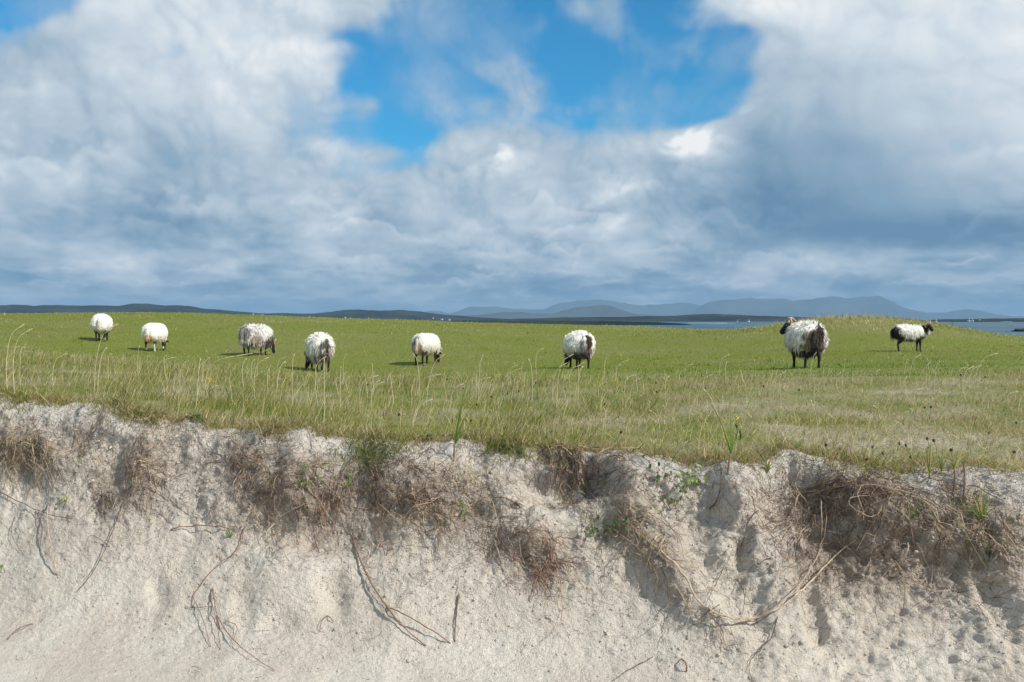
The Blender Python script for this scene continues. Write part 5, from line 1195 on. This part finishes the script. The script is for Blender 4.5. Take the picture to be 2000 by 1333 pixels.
yellow(408, 742, 40, 9, 'yellow flower cluster among the long grass on the left'); yellow(1438, 814, 46, 4, 'small yellow flowers on a leafy stem near the lip, right of centre'); yellow(1446, 833, 30, 3, 'lower yellow flower beside the leafy stem'); yellow(1034, 800, 20, 2, 'tiny yellow flower in the dark green patch at the centre')

# ------------------------------------------------------------------ houses on the far shore, rocks in the bay
M_WALL = plain('white_wall', (.80, .80, .78), .9, .05, 1); M_SLATE = plain('slate_roof', (.10, .11, .12), .8, .1, 1)
def house(px, py, dist, w, h, label, rz):
    P = at_depth(px, py, dist); root = empty('house', tuple(P), rz, label=label, category='house', group='white houses on the far shore')
    box_obj('wall', (-w / 2, -3.5, -2), (w / 2, 3.5, h), M_WALL, root)
    co = np.array([(-w / 2 - .4, -4, h - .2), (w / 2 + .4, -4, h - .2), (w / 2 + .4, 4, h - .2), (-w / 2 - .4, 4, h - .2), (-w / 2 - .4, 0, h + 2.2), (w / 2 + .4, 0, h + 2.2)]); rf = mesh_np('roof', co, np.array([(0, 1, 5), (0, 5, 4), (2, 3, 4), (2, 4, 5), (0, 4, 3), (1, 2, 5), (0, 3, 2), (0, 2, 1)]), M_SLATE, smooth=False, parent=root)
    box_obj('chimney', (w / 2 - 1.2, -.6, h + 1.6), (w / 2 - .2, .6, h + 3.8), M_WALL, rf)
for px, py, d_, w, hl in [(863, 624.5, 4150, 14, 'smaller white house of the pair at the foot of the hills, above the fifth sheep'), (877, 625.5, 4100, 18, 'wider white house of the pair at the foot of the hills, above the fifth sheep'),
        (846, 622, 4200, 9, 'white house just left of and above the pair over the fifth sheep'), (674, 621.5, 4300, 13, 'left one of two white houses on the far hill right of the fourth sheep'), (684, 622.5, 4280, 11, 'right one of two white houses on the far hill right of the fourth sheep'),
        (604, 620, 4300, 14, 'white house on the far shore above the fourth sheep'), (566, 619.5, 4300, 9, 'tiny white house on the far shore between the third and fourth sheep'), (494, 614.5, 4350, 13, 'left one of two white houses on the skyline above the third sheep'),
        (512, 616, 4350, 16, 'right one of two white houses on the skyline above the third sheep'), (1462, 628.5, 3160, 9, 'right one of two white houses across the bay, left of the large sheep'), (1440, 628.8, 3160, 7, 'left one of two white houses across the bay, left of the large sheep'),
        (1892, 627.6, 2430, 6, 'white house on the low right headland, leftmost of the close pair'), (1899, 627.2, 2430, 4, 'white house on the low right headland, rightmost of the close pair'), (1913, 625.2, 2480, 4, 'highest white house on the low right headland'), (1828, 628.2, 2420, 4, 'white house on the tip of the low headland beside the far-right sheep')]:
    house(px, py, d_, w * .58, 2.2, hl, R(rnd(-25, 25)))
M_ROCK = plain('dark_rock', (.045, .04, .038), .8, .35, .8)
def rock(px0, px1, py, hpx, dist, label):
    a = at_depth(px0, py, dist); b = at_depth(px1, py, dist); cx = (a[0] + b[0]) / 2; rx = (b[0] - a[0]) / 2; hh = hpx / F * dist
    nu, nv = 36, 14; u = np.linspace(0, 2 * np.pi, nu, endpoint=False); v = np.linspace(0, np.pi / 2, nv); Vv, U = np.meshgrid(v, u, indexing='ij')
    q = np.stack([np.cos(U) * np.cos(Vv), np.sin(U) * np.cos(Vv), np.sin(Vv)], -1); nz = 1 + .55 * fb(q[..., 0] * 2.2 + px0, q[..., 1] * 2.2, q[..., 2] * 2.2, 4, .6)
    co = q * nz[..., None] * np.array([rx, rx * .6, hh]); co[..., 2] -= .25
    idg = np.arange(nu * nv).reshape(nv, nu); nx = np.roll(idg, -1, 1); f = np.stack([idg[:-1], nx[:-1], nx[1:], idg[1:]], -1).reshape(-1, 4)
    o = mesh_np('sea_rock', co.reshape(-1, 3), f, M_ROCK, smooth=False); o.location = (cx, dist, SEA_Z); tag(o, label=label, category='rock', group='rocks in the bay')
_d = lambda py: (CZ - SEA_Z) / ((py - HY) / F)
rock(1976, 2030, 648, 7, _d(648), 'largest dark rock in the bay at the right edge'); rock(1961, 1971, 649, 2.2, _d(649), 'small dark rock left of the largest one'); rock(1935, 1943, 654, 1.6, _d(654), 'smallest dark rock near the grass edge in the bay'); rock(1981, 1985, 648.6, 1.2, _d(648.6) - 8, 'low dark rock just in front of the largest one')
